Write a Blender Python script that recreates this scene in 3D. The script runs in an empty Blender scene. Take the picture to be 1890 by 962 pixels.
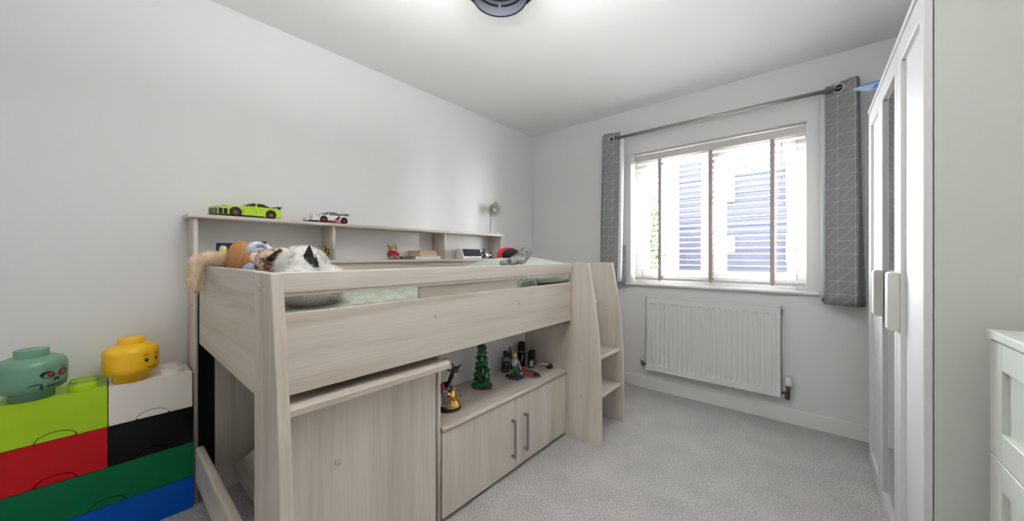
import bpy, bmesh, math, random
from mathutils import Vector, Matrix
random.seed(7)
PI = math.pi
scene = bpy.context.scene
COL = scene.collection

def lin(r, g, b):
    f = lambda c: (c/255/12.92) if c/255 <= 0.04045 else ((c/255+0.055)/1.055)**2.4
    return (f(r), f(g), f(b), 1.0)

# ------------------------------------------------------------------ camera
cam_d = bpy.data.cameras.new('camera'); cam = bpy.data.objects.new('camera', cam_d); COL.objects.link(cam)
HC = 1.125
cam.location = (0, 0, HC)
cam.rotation_euler = (PI/2, 0, 0.7078)
cam_d.sensor_width = 36.0; cam_d.sensor_fit = 'HORIZONTAL'
cam_d.lens = 36.0*644.5/1890
cam_d.shift_y = -8.65/1890
cam_d.clip_start = 0.02
scene.camera = cam
scene.view_settings.view_transform = 'Standard'
scene.view_settings.look = 'None'
scene.view_settings.exposure = 0.72
scene.view_settings.gamma = 1.0
scene.view_settings.use_curve_mapping = False
try:
    scene.cycles.max_bounces = 10; scene.cycles.diffuse_bounces = 6
    scene.cycles.glossy_bounces = 4; scene.cycles.transparent_max_bounces = 12
    scene.cycles.use_denoising = True
    scene.cycles.sample_clamp_indirect = 8.0
    scene.cycles.caustics_reflective = False; scene.cycles.caustics_refractive = False
except Exception: pass

# ------------------------------------------------------------------ sky and lights
SKY = 60.0
w = bpy.data.worlds.new('overcast_sky'); scene.world = w; w.use_nodes = True
bgn = w.node_tree.nodes['Background']; bgn.inputs[0].default_value = (0.93, 0.965, 1.0, 1); bgn.inputs[1].default_value = SKY

def area(name, loc, rot, sx, sy, power, color=(1, 1, 1), portal=False):
    l = bpy.data.lights.new(name, 'AREA'); l.shape = 'RECTANGLE'; l.size = sx; l.size_y = sy
    l.energy = power; l.color = color
    o = bpy.data.objects.new(name, l); o.location = loc; o.rotation_euler = rot; COL.objects.link(o)
    if portal: l.cycles.is_portal = True
    return o
area('window_portal', (-0.61, 3.29, 1.46), (-PI/2, 0, 0), 1.25, 1.18, 1.0, portal=True)
# added fill light behind the camera; no window is built there
area('back_fill', (-0.75, -1.36, 1.45), (PI/2, 0, 0), 1.6, 1.3, 1.0, (1.0, 0.985, 0.96))
# added upward fill, bounced off the ceiling, without a fixture
area('bounce_fill', (-0.60, 0.60, 1.88), (PI, 0, 0), 0.6, 0.6, 24.0, (1.0, 0.985, 0.97))

# ------------------------------------------------------------------ materials
MATS = {}
def mat(name, color, rough=0.5, metal=0.0, spec=0.5, **kw):
    m = bpy.data.materials.new(name); m.use_nodes = True
    b = m.node_tree.nodes['Principled BSDF']
    b.inputs['Base Color'].default_value = color
    b.inputs['Roughness'].default_value = rough
    b.inputs['Metallic'].default_value = metal
    b.inputs['Specular IOR Level'].default_value = spec
    for k, v in kw.items(): b.inputs[k].default_value = v
    MATS[name] = m
    return m
def nodes(m): return m.node_tree.nodes, m.node_tree.links, m.node_tree.nodes['Principled BSDF']
def noise_mat(name, c1, c2, scale=(1, 1, 1), nscale=5, rough=0.6, bump=0.0, detail=4, ramp=(0.35, 0.65), bscale=None, coord='Object', spec=0.5, bdist=0.002):
    m = mat(name, c1, rough, spec=spec); N, L, b = nodes(m)
    tc = N.new('ShaderNodeTexCoord'); mp = N.new('ShaderNodeMapping'); mp.inputs['Scale'].default_value = scale
    nz = N.new('ShaderNodeTexNoise'); nz.inputs['Scale'].default_value = nscale; nz.inputs['Detail'].default_value = detail
    cr = N.new('ShaderNodeValToRGB'); cr.color_ramp.elements[0].position = ramp[0]; cr.color_ramp.elements[1].position = ramp[1]
    cr.color_ramp.elements[0].color = c1; cr.color_ramp.elements[1].color = c2
    L.new(tc.outputs[coord], mp.inputs[0]); L.new(mp.outputs[0], nz.inputs[0]); L.new(nz.outputs[0], cr.inputs[0]); L.new(cr.outputs[0], b.inputs['Base Color'])
    if bump:
        n2 = nz
        if bscale:
            n2 = N.new('ShaderNodeTexNoise'); n2.inputs['Scale'].default_value = bscale; n2.inputs['Detail'].default_value = 3
            L.new(tc.outputs[coord], n2.inputs[0])
        bp = N.new('ShaderNodeBump'); bp.inputs['Strength'].default_value = bump; bp.inputs['Distance'].default_value = bdist
        L.new(n2.outputs[0], bp.inputs['Height']); L.new(bp.outputs[0], b.inputs['Normal'])
    return m

mat('wall_paint', lin(226, 226, 226), 0.8, spec=0.2)
mat('ceiling_paint', lin(232, 232, 232), 0.9, spec=0.1)
mat('white_trim', lin(228, 228, 226), 0.35)
mat('upvc', lin(240, 240, 240), 0.25)
# carpet
m = mat('carpet', lin(150, 148, 146), 0.95, spec=0.05); N, L, b = nodes(m)
tc = N.new('ShaderNodeTexCoord')
n1 = N.new('ShaderNodeTexNoise'); n1.inputs['Scale'].default_value = 170; n1.inputs['Detail'].default_value = 5; n1.inputs['Roughness'].default_value = 0.75
n2 = N.new('ShaderNodeTexNoise'); n2.inputs['Scale'].default_value = 5; n2.inputs['Detail'].default_value = 5
r1 = N.new('ShaderNodeValToRGB'); r1.color_ramp.elements[0].position = 0.3; r1.color_ramp.elements[1].position = 0.7
r1.color_ramp.elements[0].color = lin(92, 91, 90); r1.color_ramp.elements[1].color = lin(240, 239, 237)
r2 = N.new('ShaderNodeValToRGB'); r2.color_ramp.elements[0].position = 0.35; r2.color_ramp.elements[1].position = 0.65
r2.color_ramp.elements[0].color = (0.88, 0.88, 0.88, 1); r2.color_ramp.elements[1].color = (1, 1, 1, 1)
mx = N.new('ShaderNodeMix'); mx.data_type = 'RGBA'; mx.blend_type = 'MULTIPLY'; mx.inputs[0].default_value = 1.0
for n_ in (n1, n2): L.new(tc.outputs['Object'], n_.inputs[0])
L.new(n1.outputs[0], r1.inputs[0]); L.new(n2.outputs[0], r2.inputs[0])
L.new(r1.outputs[0], mx.inputs[6]); L.new(r2.outputs[0], mx.inputs[7]); L.new(mx.outputs[2], b.inputs['Base Color'])
bp = N.new('ShaderNodeBump'); bp.inputs['Strength'].default_value = 0.5; bp.inputs['Distance'].default_value = 0.004
L.new(n1.outputs[0], bp.inputs['Height']); L.new(bp.outputs[0], b.inputs['Normal'])

def wood(name, axis):
    m = mat(name, lin(205, 194, 180), 0.42, spec=0.35); N, L, b = nodes(m)
    tc = N.new('ShaderNodeTexCoord')
    def nz(sl, st, sc, det=5, dist=0.0):
        mp = N.new('ShaderNodeMapping'); s = [st]*3; s[axis] = sl; mp.inputs['Scale'].default_value = s
        n = N.new('ShaderNodeTexNoise'); n.inputs['Scale'].default_value = sc; n.inputs['Detail'].default_value = det
        n.inputs['Distortion'].default_value = dist
        L.new(tc.outputs['Object'], mp.inputs[0]); L.new(mp.outputs[0], n.inputs[0]); return n
    a = nz(0.6, 7.0, 1.6, 6, 0.8)        # broad cathedral bands
    f = nz(2.0, 90.0, 2.0, 3)            # fine pores
    ra = N.new('ShaderNodeValToRGB'); e = ra.color_ramp.elements
    e[0].position = 0.30; e[0].color = lin(190, 178, 164); e[1].position = 0.66; e[1].color = lin(215, 207, 198)
    x = e.new(0.46); x.color = lin(206, 197, 186)
    rf = N.new('ShaderNodeValToRGB'); e = rf.color_ramp.elements
    e[0].position = 0.32; e[0].color = (0.86, 0.85, 0.83, 1); e[1].position = 0.6; e[1].color = (1, 1, 1, 1)
    mx = N.new('ShaderNodeMix'); mx.data_type = 'RGBA'; mx.blend_type = 'MULTIPLY'; mx.inputs[0].default_value = 0.6
    L.new(a.outputs[0], ra.inputs[0]); L.new(f.outputs[0], rf.inputs[0])
    L.new(ra.outputs[0], mx.inputs[6]); L.new(rf.outputs[0], mx.inputs[7]); L.new(mx.outputs[2], b.inputs['Base Color'])
    bp = N.new('ShaderNodeBump'); bp.inputs['Strength'].default_value = 0.15; bp.inputs['Distance'].default_value = 0.001
    L.new(f.outputs[0], bp.inputs['Height']); L.new(bp.outputs[0], b.inputs['Normal'])
wood('wood_x', 0); wood('wood_y', 1); wood('wood_z', 2)

mat('lacquer', lin(214, 214, 214), 0.38, spec=0.22)
mat('lacquer_matt', lin(200, 205, 198), 0.45, spec=0.35)
mat('mirror', (0.82, 0.84, 0.84, 1), 0.01, 1.0)
mat('handle_plate', lin(205, 205, 199), 0.4)
mat('dark_gap', lin(60, 60, 58), 0.9)
mat('steel', lin(170, 168, 162), 0.28, 1.0)
mat('brushed', lin(150, 150, 150), 0.4, 0.9)
mat('brass_dark', lin(120, 104, 88), 0.35, 1.0)
mat('chrome', lin(190, 188, 184), 0.15, 1.0)
mat('radiator_white', lin(222, 222, 220), 0.3)
mat('white_plastic', lin(232, 231, 226), 0.3)
mat('grey_metal', lin(128, 128, 132), 0.4, 0.3)
mat('dowel', lin(205, 184, 164), 0.5)
mat('black_plastic', lin(18, 18, 20), 0.3)
mat('black_matt', lin(24, 24, 22), 0.7)
mat('rubber', lin(40, 42, 44), 0.7)
def gloss(name, c, r=0.18): mat(name, c, r, spec=0.28)
gloss('box_lime', lin(168, 206, 34)); gloss('box_white', lin(236, 230, 222), 0.3); gloss('box_red', lin(192, 10, 22))
gloss('box_black', lin(3, 3, 4)); gloss('box_green', lin(0, 104, 62)); gloss('box_blue', lin(0, 84, 188))
noise_mat('head_yellow', lin(252, 200, 40), lin(246, 190, 34), nscale=30, rough=0.35)
mat('head_green', lin(112, 158, 132), 0.25)
mat('print_black', lin(16, 18, 18), 0.35); mat('print_white', lin(235, 235, 235), 0.35)
mat('print_darkgreen', lin(20, 58, 52), 0.35); mat('print_red', lin(170, 18, 34), 0.3); mat('print_pink', lin(225, 120, 130), 0.3)
mat('slat_white', lin(238, 236, 234), 0.4)
mat('pelmet', lin(208, 203, 200), 0.45)
noise_mat('tape', lin(190, 178, 176), lin(170, 158, 156), scale=(1, 1, 1), nscale=400, rough=0.9)
mat('lining', lin(232, 234, 234), 0.9, spec=0.1)
m = mat('glass', (1, 1, 1, 1), 0.0); N, L, b = nodes(m)
tr = N.new('ShaderNodeBsdfTransparent'); gl = N.new('ShaderNodeBsdfGlossy'); gl.inputs['Roughness'].default_value = 0.0
ms = N.new('ShaderNodeMixShader'); ms.inputs[0].default_value = 0.05
L.new(tr.outputs[0], ms.inputs[1]); L.new(gl.outputs[0], ms.inputs[2]); L.new(ms.outputs[0], N['Material Output'].inputs['Surface'])
# curtain: grey cloth with a white printed grid of squares and diagonals
m = mat('curtain_cloth', lin(130, 130, 131), 0.9, spec=0.1); N, L, b = nodes(m)
uv = N.new('ShaderNodeUVMap'); uv.uv_map = 'UVMap'; sp = N.new('ShaderNodeSeparateXYZ'); L.new(uv.outputs[0], sp.inputs[0])
def math_(op, a, bb=None, cval=None):
    n = N.new('ShaderNodeMath'); n.operation = op
    if hasattr(a, 'links'): L.new(a, n.inputs[0])
    else: n.inputs[0].default_value = a
    if bb is not None:
        if hasattr(bb, 'links'): L.new(bb, n.inputs[1])
        else: n.inputs[1].default_value = bb
    return n.outputs[0]
CE = 0.081
U = math_('DIVIDE', sp.outputs[0], CE); V = math_('DIVIDE', sp.outputs[1], CE)
def line(v, wd):
    fr = math_('FRACT', v); d = math_('ABSOLUTE', math_('SUBTRACT', fr, 0.5))
    return math_('GREATER_THAN', d, 0.5-wd)
D = math_('SUBTRACT', U, V)
mk = math_('MAXIMUM', math_('MAXIMUM', line(U, 0.011), line(V, 0.011)), line(D, 0.015))
wn = N.new('ShaderNodeTexNoise'); wn.inputs['Scale'].default_value = 900; tc = N.new('ShaderNodeTexCoord'); L.new(tc.outputs['Object'], wn.inputs[0])
wr = N.new('ShaderNodeValToRGB'); wr.color_ramp.elements[0].color = lin(124, 124, 126); wr.color_ramp.elements[1].color = lin(156, 156, 157)
wr.color_ramp.elements[0].position = .3; wr.color_ramp.elements[1].position = .7
L.new(wn.outputs[0], wr.inputs[0])
mx = N.new('ShaderNodeMix'); mx.data_type = 'RGBA'; L.new(mk, mx.inputs[0]); L.new(wr.outputs[0], mx.inputs[6]); mx.inputs[7].default_value = lin(196, 196, 194)
L.new(mx.outputs[2], b.inputs['Base Color'])
# duvet: scale pattern of green and lavender ogees on white
m = mat('duvet_cloth', lin(220, 226, 214), 0.9, spec=0.1); N, L, b = nodes(m)
tc = N.new('ShaderNodeTexCoord'); mp = N.new('ShaderNodeMapping'); mp.inputs['Scale'].default_value = (34, 24, 10); L.new(tc.outputs['Object'], mp.inputs[0])
vo = N.new('ShaderNodeTexVoronoi'); vo.feature = 'F1'; vo.inputs['Scale'].default_value = 1.0; vo.inputs['Randomness'].default_value = 0.55
ve = N.new('ShaderNodeTexVoronoi'); ve.feature = 'DISTANCE_TO_EDGE'; ve.inputs['Scale'].default_value = 1.0; ve.inputs['Randomness'].default_value = 0.55
for v_ in (vo, ve): L.new(mp.outputs[0], v_.inputs[0])
sx = N.new('ShaderNodeSeparateColor'); L.new(vo.outputs['Color'], sx.inputs[0])
cr = N.new('ShaderNodeValToRGB'); cr.color_ramp.interpolation = 'CONSTANT'; e = cr.color_ramp.elements
e[0].color = lin(190, 206, 160); e[1].position = 0.36; e[1].color = lin(206, 218, 188); x = e.new(0.6); x.color = lin(188, 192, 204); x = e.new(0.8); x.color = lin(230, 233, 224)
L.new(sx.outputs[0], cr.inputs[0])
ring = math_('FRACT', math_('MULTIPLY', ve.outputs['Distance'], 7.0))
lt = math_('LESS_THAN', ring, 0.4)
mx = N.new('ShaderNodeMix'); mx.data_type = 'RGBA'; L.new(lt, mx.inputs[0]); L.new(cr.outputs[0], mx.inputs[6]); mx.inputs[7].default_value = lin(228, 231, 222)
L.new(mx.outputs[2], b.inputs['Base Color'])
mat('sheet_white', lin(226, 230, 228), 0.9, spec=0.1)
# pillow stripes
m = mat('pillow_cloth', lin(220, 226, 214), 0.9, spec=0.1); N, L, b = nodes(m)
tc = N.new('ShaderNodeTexCoord'); mp = N.new('ShaderNodeMapping'); mp.inputs['Scale'].default_value = (6, 26, 6); mp.inputs['Rotation'].default_value = (0, 0, 0.5); L.new(tc.outputs['Object'], mp.inputs[0])
wv = N.new('ShaderNodeTexWave'); wv.bands_direction = 'Y'; wv.inputs['Scale'].default_value = 0.6; wv.inputs['Distortion'].default_value = 2.5; L.new(mp.outputs[0], wv.inputs[0])
cr = N.new('ShaderNodeValToRGB'); e = cr.color_ramp.elements; e[0].position = .35; e[0].color = lin(182, 192, 176); e[1].position = .55; e[1].color = lin(226, 230, 220)
L.new(wv.outputs[0], cr.inputs[0]); L.new(cr.outputs[0], b.inputs['Base Color'])

def fur_mat(name, c1, c2, ns, ramp=(0.4, 0.6), scale=(1, 1, 1)): noise_mat(name, c1, c2, scale=scale, nscale=ns, rough=0.95, detail=4, ramp=ramp, spec=0.05)
fur_mat('fur_cream', lin(240, 228, 204), lin(222, 200, 164), 22)
fur_mat('plush_tan', lin(182, 134, 90), lin(166, 118, 76), 8)
fur_mat('plush_white', lin(226, 230, 236), lin(200, 206, 216), 30)
fur_mat('plush_blue', lin(170, 184, 200), lin(150, 164, 182), 40)
fur_mat('plush_mottle', lin(96, 76, 66), lin(202, 178, 162), 34, (0.42, 0.56))
fur_mat('fur_husky', lin(128, 128, 128), lin(226, 226, 222), 18, (0.28, 0.46))
fur_mat('fur_black', lin(46, 46, 42), lin(62, 62, 58), 30)
fur_mat('plush_grey', lin(134, 134, 134), lin(176, 176, 174), 30)
fur_mat('plush_brown', lin(190, 160, 128), lin(160, 128, 98), 40)
mat('ear_pink', lin(214, 178, 156), 0.9); mat('sash_green', lin(128, 148, 96), 0.9)
mat('cloth_red', lin(176, 22, 40), 0.8); mat('cap_black', lin(34, 36, 42), 0.85); mat('cap_red', lin(206, 52, 66), 0.8)
mat('paper_tan', lin(208, 184, 150), 0.8); mat('cover_tan', lin(188, 158, 124), 0.6); mat('book_white', lin(222, 222, 214), 0.6); mat('book_brown', lin(120, 104, 94), 0.6)
mat('screen_dark', lin(60, 62, 68), 0.12); mat('blue_card', lin(22, 42, 110), 0.4); mat('yellow_soft', lin(232, 214, 130), 0.7)
mat('car_lime', lin(176, 214, 40), 0.3); mat('car_lime_dark', lin(120, 156, 22), 0.35); mat('car_white', lin(226, 226, 228), 0.3)
mat('car_red', lin(206, 26, 40), 0.35); mat('car_grey', lin(104, 104, 112), 0.3); mat('hub_bronze', lin(150, 110, 84), 0.35, 0.5)
mat('tree_green', lin(14, 120, 66), 0.35); mat('tree_green_dark', lin(8, 86, 50), 0.35); mat('brick_brown', lin(92, 46, 36), 0.35); mat('trunk_brown', lin(84, 66, 52), 0.4)
mat('gold', lin(214, 176, 108), 0.3, 0.7); mat('dragon_black', lin(28, 30, 34), 0.3); mat('grey_bit', lin(150, 152, 156), 0.35); mat('silver_bit', lin(196, 196, 200), 0.25, 0.8)
mat('trouser_green', lin(22, 110, 62), 0.5); mat('hair_lime', lin(170, 178, 90), 0.5); mat('skin', lin(214, 170, 140), 0.6); mat('shirt_grey', lin(186, 192, 200), 0.5)
mat('base_blue', lin(32, 88, 150), 0.4); mat('label_grey', lin(172, 176, 184), 0.4)
mat('liquid_clear', lin(214, 218, 216), 0.08, **{'Transmission Weight': 0.75, 'IOR': 1.4})
mat('clear_case', lin(150, 140, 136), 0.15); mat('case_orange', lin(196, 104, 78), 0.35)
mat('dial_yellow', lin(220, 184, 40), 0.35)
mat('lamp_paint', lin(222, 222, 214), 0.35); mat('lamp_inner', lin(206, 206, 200), 0.5); mat('bulb', lin(214, 212, 202), 0.3)
mat('smoked', lin(104, 108, 118), 0.25, **{'Transmission Weight': 0.15, 'IOR': 1.3}); mat('dark_band', lin(46, 44, 54), 0.3, 0.5)
mat('blue_blade', lin(90, 150, 240), 0.25); mat('blue_pale', lin(190, 214, 250), 0.25)
# outdoors
m = noise_mat('ground_paving', lin(150, 148, 142), lin(176, 174, 168), nscale=6, rough=0.9)
noise_mat('cladding', lin(25, 26, 31), lin(28, 29, 34), scale=(1, 1, 12), nscale=6, rough=0.9, spec=0.0)
mat('house_white', lin(235, 235, 235), 0.5); mat('house_glass', lin(120, 130, 150), 0.1); mat('roof_tile', lin(90, 90, 100), 0.8)
mat('brick_red', lin(60, 30, 24), 0.9, spec=0.0); mat('bark', lin(110, 96, 80), 0.9)
noise_mat('leaf', lin(24, 36, 14), lin(42, 55, 28), nscale=6, rough=0.9, spec=0.0)

# ------------------------------------------------------------------ mesh helpers
def cube(x0, x1, y0, y1, z0, z1, bev=0.0, seg=1):
    b = bmesh.new(); bmesh.ops.create_cube(b, size=1.0)
    for v in b.verts: v.co = Vector(((x0+x1)/2+v.co.x*(x1-x0), (y0+y1)/2+v.co.y*(y1-y0), (z0+z1)/2+v.co.z*(z1-z0)))
    if bev: bmesh.ops.bevel(b, geom=b.edges[:], offset=bev, segments=seg, profile=0.5, affect='EDGES')
    return b
def merge(*bs):
    r = bmesh.new()
    for b in bs:
        me = bpy.data.meshes.new('t'); b.to_mesh(me); b.free(); r.from_mesh(me); bpy.data.meshes.remove(me)
    return r
def prism(pts, axis, a0, a1, bev=0.0, seg=1):
    """pts: 2D outline in the two other axes (order x,y,z without axis), extruded from a0 to a1 along axis"""
    b = bmesh.new()
    def P(p, a):
        l = [p[0], p[1]]; l.insert(axis, a); return Vector(l)
    v0 = [b.verts.new(P(p, a0)) for p in pts]; v1 = [b.verts.new(P(p, a1)) for p in pts]
    n = len(pts); b.faces.new(v0); b.faces.new(v1[::-1])
    for i in range(n): b.faces.new((v0[i], v1[i], v1[(i+1) % n], v0[(i+1) % n]))
    bmesh.ops.recalc_face_normals(b, faces=b.faces[:])
    if bev: bmesh.ops.bevel(b, geom=b.edges[:], offset=bev, segments=seg, profile=0.5, affect='EDGES')
    return b
def lathe(prof, c=(0, 0, 0), n=32, M=None, cap=True):
    b = bmesh.new(); rings = []
    for r, z in prof:
        if r < 1e-6: rings.append([b.verts.new((0, 0, z))])
        else: rings.append([b.verts.new((r*math.cos(2*PI*i/n), r*math.sin(2*PI*i/n), z)) for i in range(n)])
    for A, B in zip(rings, rings[1:]):
        for i in range(n):
            j = (i+1) % n
            if len(A) == 1 and len(B) == 1: continue
            if len(A) == 1: b.faces.new((A[0], B[j], B[i]))
            elif len(B) == 1: b.faces.new((A[i], A[j], B[0]))
            else: b.faces.new((A[i], A[j], B[j], B[i]))
    if cap:
        if len(rings[0]) > 1: b.faces.new(rings[0][::-1])
        if len(rings[-1]) > 1: b.faces.new(rings[-1])
    bmesh.ops.recalc_face_normals(b, faces=b.faces[:])
    if M is not None: bmesh.ops.transform(b, matrix=M, verts=b.verts[:])
    bmesh.ops.translate(b, vec=Vector(c), verts=b.verts[:])
    for f in b.faces: f.smooth = True
    return b
def tube(pts, rad, n=10, sub=4):
    pts = [Vector(p) for p in pts]
    if not isinstance(rad, (list, tuple)): rad = [rad]*len(pts)
    P, R = [], []
    if sub > 1 and len(pts) > 2:
        for i in range(len(pts)-1):
            p0 = pts[max(i-1, 0)]; p1 = pts[i]; p2 = pts[i+1]; p3 = pts[min(i+2, len(pts)-1)]
            for k in range(sub):
                t = k/sub
                P.append(0.5*((2*p1)+(p2-p0)*t+(2*p0-5*p1+4*p2-p3)*t*t+(3*p1-p0-3*p2+p3)*t**3)); R.append(rad[i]*(1-t)+rad[i+1]*t)
        P.append(pts[-1]); R.append(rad[-1])
    else: P, R = pts, list(rad)
    b = bmesh.new(); rings = []; up = Vector((0.13, 0.29, 0.95)).normalized()
    for i, p in enumerate(P):
        d = (P[min(i+1, len(P)-1)]-P[max(i-1, 0)]).normalized()
        s = d.cross(up)
        if s.length < 0.05: s = d.cross(Vector((1, 0, 0)))
        s.normalize(); t = s.cross(d); up = t
        rings.append([b.verts.new(p+(s*math.cos(2*PI*k/n)+t*math.sin(2*PI*k/n))*R[i]) for k in range(n)])
    for A, B in zip(rings, rings[1:]):
        for i in range(n): b.faces.new((A[i], A[(i+1) % n], B[(i+1) % n], B[i]))
    b.faces.new(rings[0][::-1]); b.faces.new(rings[-1])
    bmesh.ops.recalc_face_normals(b, faces=b.faces[:])
    for f in b.faces: f.smooth = True
    return b
def ball(c, r, sub=2, M=None):
    b = bmesh.new(); bmesh.ops.create_icosphere(b, subdivisions=sub, radius=1.0)
    if not isinstance(r, (list, tuple)): r = (r, r, r)
    bmesh.ops.scale(b, vec=Vector(r), verts=b.verts[:])
    if M is not None: bmesh.ops.transform(b, matrix=M, verts=b.verts[:])
    bmesh.ops.translate(b, vec=Vector(c), verts=b.verts[:])
    for f in b.faces: f.smooth = True
    return b
def rot(ax, ang): return Matrix.Rotation(ang, 4, ax)
AX = rot('Y', PI/2)      # z axis -> x axis
AY = rot('X', -PI/2)     # z axis -> y axis
def mesh_of(b, name='m'):
    me = bpy.data.meshes.new(name); b.to_mesh(me); b.free(); return me
def world_loc(o):
    v = Vector((0, 0, 0))
    while o is not None: v = v+o.location; o = o.parent
    return v
def put(name, b, m, parent=None, loc=None, smooth=None):
    """link a bmesh given in world coordinates as one object; its origin goes to its base"""
    me = mesh_of(b, name)
    me.materials.append(MATS[m] if isinstance(m, str) else m)
    o = bpy.data.objects.new(name, me); COL.objects.link(o)
    if parent is not None:
        base = world_loc(parent); o.parent = parent; me.transform(Matrix.Translation(-base))
    else:
        if loc is None:
            xs = [v.co for v in me.vertices]
            loc = ((min(v.x for v in xs)+max(v.x for v in xs))/2, (min(v.y for v in xs)+max(v.y for v in xs))/2, min(v.z for v in xs))
        o.location = loc; me.transform(Matrix.Translation(-Vector(loc)))
    if smooth is not None:
        for p in me.polygons: p.use_smooth = smooth
    return o
def thing(name, label, cat, loc, group=None):
    o = bpy.data.objects.new(name, None); o.empty_display_size = 0.05; COL.objects.link(o); o.location = loc
    o['label'] = label; o['category'] = cat
    if group: o['group'] = group
    return o
def tag(o, label, cat, group=None):
    o['label'] = label; o['category'] = cat
    if group: o['group'] = group
    return o
def struct(name, b, m):
    o = put(name, b, m, loc=(0, 0, 0)); o['kind'] = 'structure'; return o
def blob(parts, voxel=0.006, smooth=6):
    """soft union of shapes, remeshed into one continuous surface"""
    me = mesh_of(merge(*parts)); o = bpy.data.objects.new('t', me); COL.objects.link(o)
    md = o.modifiers.new('r', 'REMESH'); md.mode = 'VOXEL'; md.voxel_size = voxel
    ms = o.modifiers.new('s', 'SMOOTH'); ms.iterations = smooth; ms.factor = 0.5
    dg = bpy.context.evaluated_depsgraph_get(); ev = o.evaluated_get(dg); m2 = bpy.data.meshes.new_from_object(ev)
    b = bmesh.new(); b.from_mesh(m2)
    bpy.data.objects.remove(o); bpy.data.meshes.remove(me); bpy.data.meshes.remove(m2)
    for f in b.faces: f.smooth = True
    return b
def fur(b, n, length, width=0.0009, comb=(0, 0, -0.4), jitter=0.5):
    """short tapering tufts scattered over the surface of b, returned joined with it"""
    fs = [f for f in b.faces]; ar = []; s = 0
    for f in fs: s += f.calc_area(); ar.append(s)
    import bisect
    cm = Vector(comb); new = []
    for _ in range(n):
        f = fs[min(bisect.bisect(ar, random.random()*s), len(fs)-1)]
        vs = [v.co for v in f.verts]; a, c_, d = random.random(), random.random(), random.random(); t = a+c_+d
        p = (vs[0]*a+vs[1]*c_+vs[2 % len(vs)]*d)/t
        nn = f.normal.copy(); r = Vector((random.uniform(-1, 1), random.uniform(-1, 1), random.uniform(-1, 1)))
        dr = (nn+cm+r*jitter).normalized(); sd = dr.cross(r).normalized()*width*0.5
        new.append((p-sd-nn*0.001, p+sd-nn*0.001, p+dr*length*random.uniform(.5, 1.1)))
    for t in new: b.faces.new([b.verts.new(x) for x in t])
    return b
def shell(parts_list): return merge(*parts_list)
def rounded_rect(x0, x1, y0, y1, r, n=5):
    out = []
    for cx, cy, a in ((x1-r, y1-r, 0), (x0+r, y1-r, 90), (x0+r, y0+r, 180), (x1-r, y0+r, 270)):
        for i in range(n+1):
            t = math.radians(a+90*i/n); out.append((cx+r*math.cos(t), cy+r*math.sin(t)))
    return out

# ------------------------------------------------------------------ the setting
XL, YW, ZC, XR, YB = -2.278, 3.0, 2.4, 0.775, -1.45
struct('floor', cube(XL-.1, XR+.1, YB-.1, YW+.1, -0.1, 0), 'carpet')
struct('ceiling', cube(XL-.1, XR+.1, YB-.1, YW+.1, ZC, ZC+.1), 'ceiling_paint')
struct('wall_left', cube(XL-.1, XL, YB-.1, YW+.3, -.1, ZC+.1), 'wall_paint')
struct('wall_right', cube(XR, XR+.1, YB-.1, YW+.3, -.1, ZC+.1), 'wall_paint')
struct('wall_back', cube(XL, XR, YB-.1, YB, 0, ZC), 'wall_paint')
WX0, WX1, WZ0, WZ1 = -1.204, -0.015, 0.888, 2.018
struct('wall_window', merge(cube(XL, WX0, YW, YW+.3, 0, ZC), cube(WX1, XR, YW, YW+.3, 0, ZC), cube(WX0, WX1, YW, YW+.3, 0, WZ0), cube(WX0, WX1, YW, YW+.3, WZ1, ZC)), 'wall_paint')
def skirting(x0, x1, y0, y1):
    return cube(x0, x1, y0, y1, 0, 0.098, 0.004, 2)
struct('baseboard_window', skirting(XL, XR, YW-.016, YW), 'white_trim')
struct('baseboard_left', skirting(XL, XL+.016, YB, YW-.016), 'white_trim')
struct('baseboard_right', skirting(XR-.016, XR, YB, YW-.016), 'white_trim')
struct('baseboard_back', skirting(XL+.016, XR-.016, YB, YB+.016), 'white_trim')
# window sill board and bright recess lining
struct('trim_1', merge(cube(-1.265, 0.045, YW-.035, YW, 0.872, 0.889, 0.006, 3), cube(WX0, WX1, YW-.005, YW+.13, 0.872, 0.889)), 'white_trim')
struct('trim_2', merge(cube(WX0, WX0+.006, YW+.001, YW+.13, WZ0, WZ1), cube(WX1-.006, WX1, YW+.001, YW+.13, WZ0, WZ1), cube(WX0, WX1, YW+.001, YW+.13, WZ1-.006, WZ1)), 'white_trim')
# window_1: outer frame, two sashes, panes, handles
win = bpy.data.objects.new('window_1', None); COL.objects.link(win); win.location = (-0.61, 3.15, WZ0); win['kind'] = 'structure'
def frame(x0, x1, z0, z1, t, y0, y1, bev=0.004):
    return merge(cube(x0, x0+t, y0, y1, z0, z1, bev), cube(x1-t, x1, y0, y1, z0, z1, bev), cube(x0+t, x1-t, y0, y1, z0, z0+t, bev), cube(x0+t, x1-t, y0, y1, z1-t, z1, bev))
fr = merge(frame(WX0+.004, WX1-.004, WZ0, WZ1-.004, .055, 3.13, 3.20), cube(-.615, -.555, 3.13, 3.20, WZ0+.05, WZ1-.05, .004))
put('window_frame', fr, 'upvc', win)
for (x0, x1) in ((-1.145, -0.618), (-0.552, -0.074)):
    s = put('sash', frame(x0, x1, .945, 1.960, .052, 3.115, 3.18), 'upvc', win)
    put('pane', cube(x0+.045, x1-.045, 3.15, 3.154, .99, 1.915), 'glass', s)
    put('gasket', frame(x0+.05, x1-.05, .995, 1.910, .005, 3.146, 3.149, 0), 'black_matt', s)
    hx = x0+.03 if x0 < -1 else x0+.026
    put('sash_handle', merge(cube(hx-.012, hx+.012, 3.10, 3.116, 1.10, 1.17, .004), cube(hx-.008, hx+.008, 3.085, 3.10, 1.05, 1.16, .004)), 'white_plastic', s)
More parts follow.
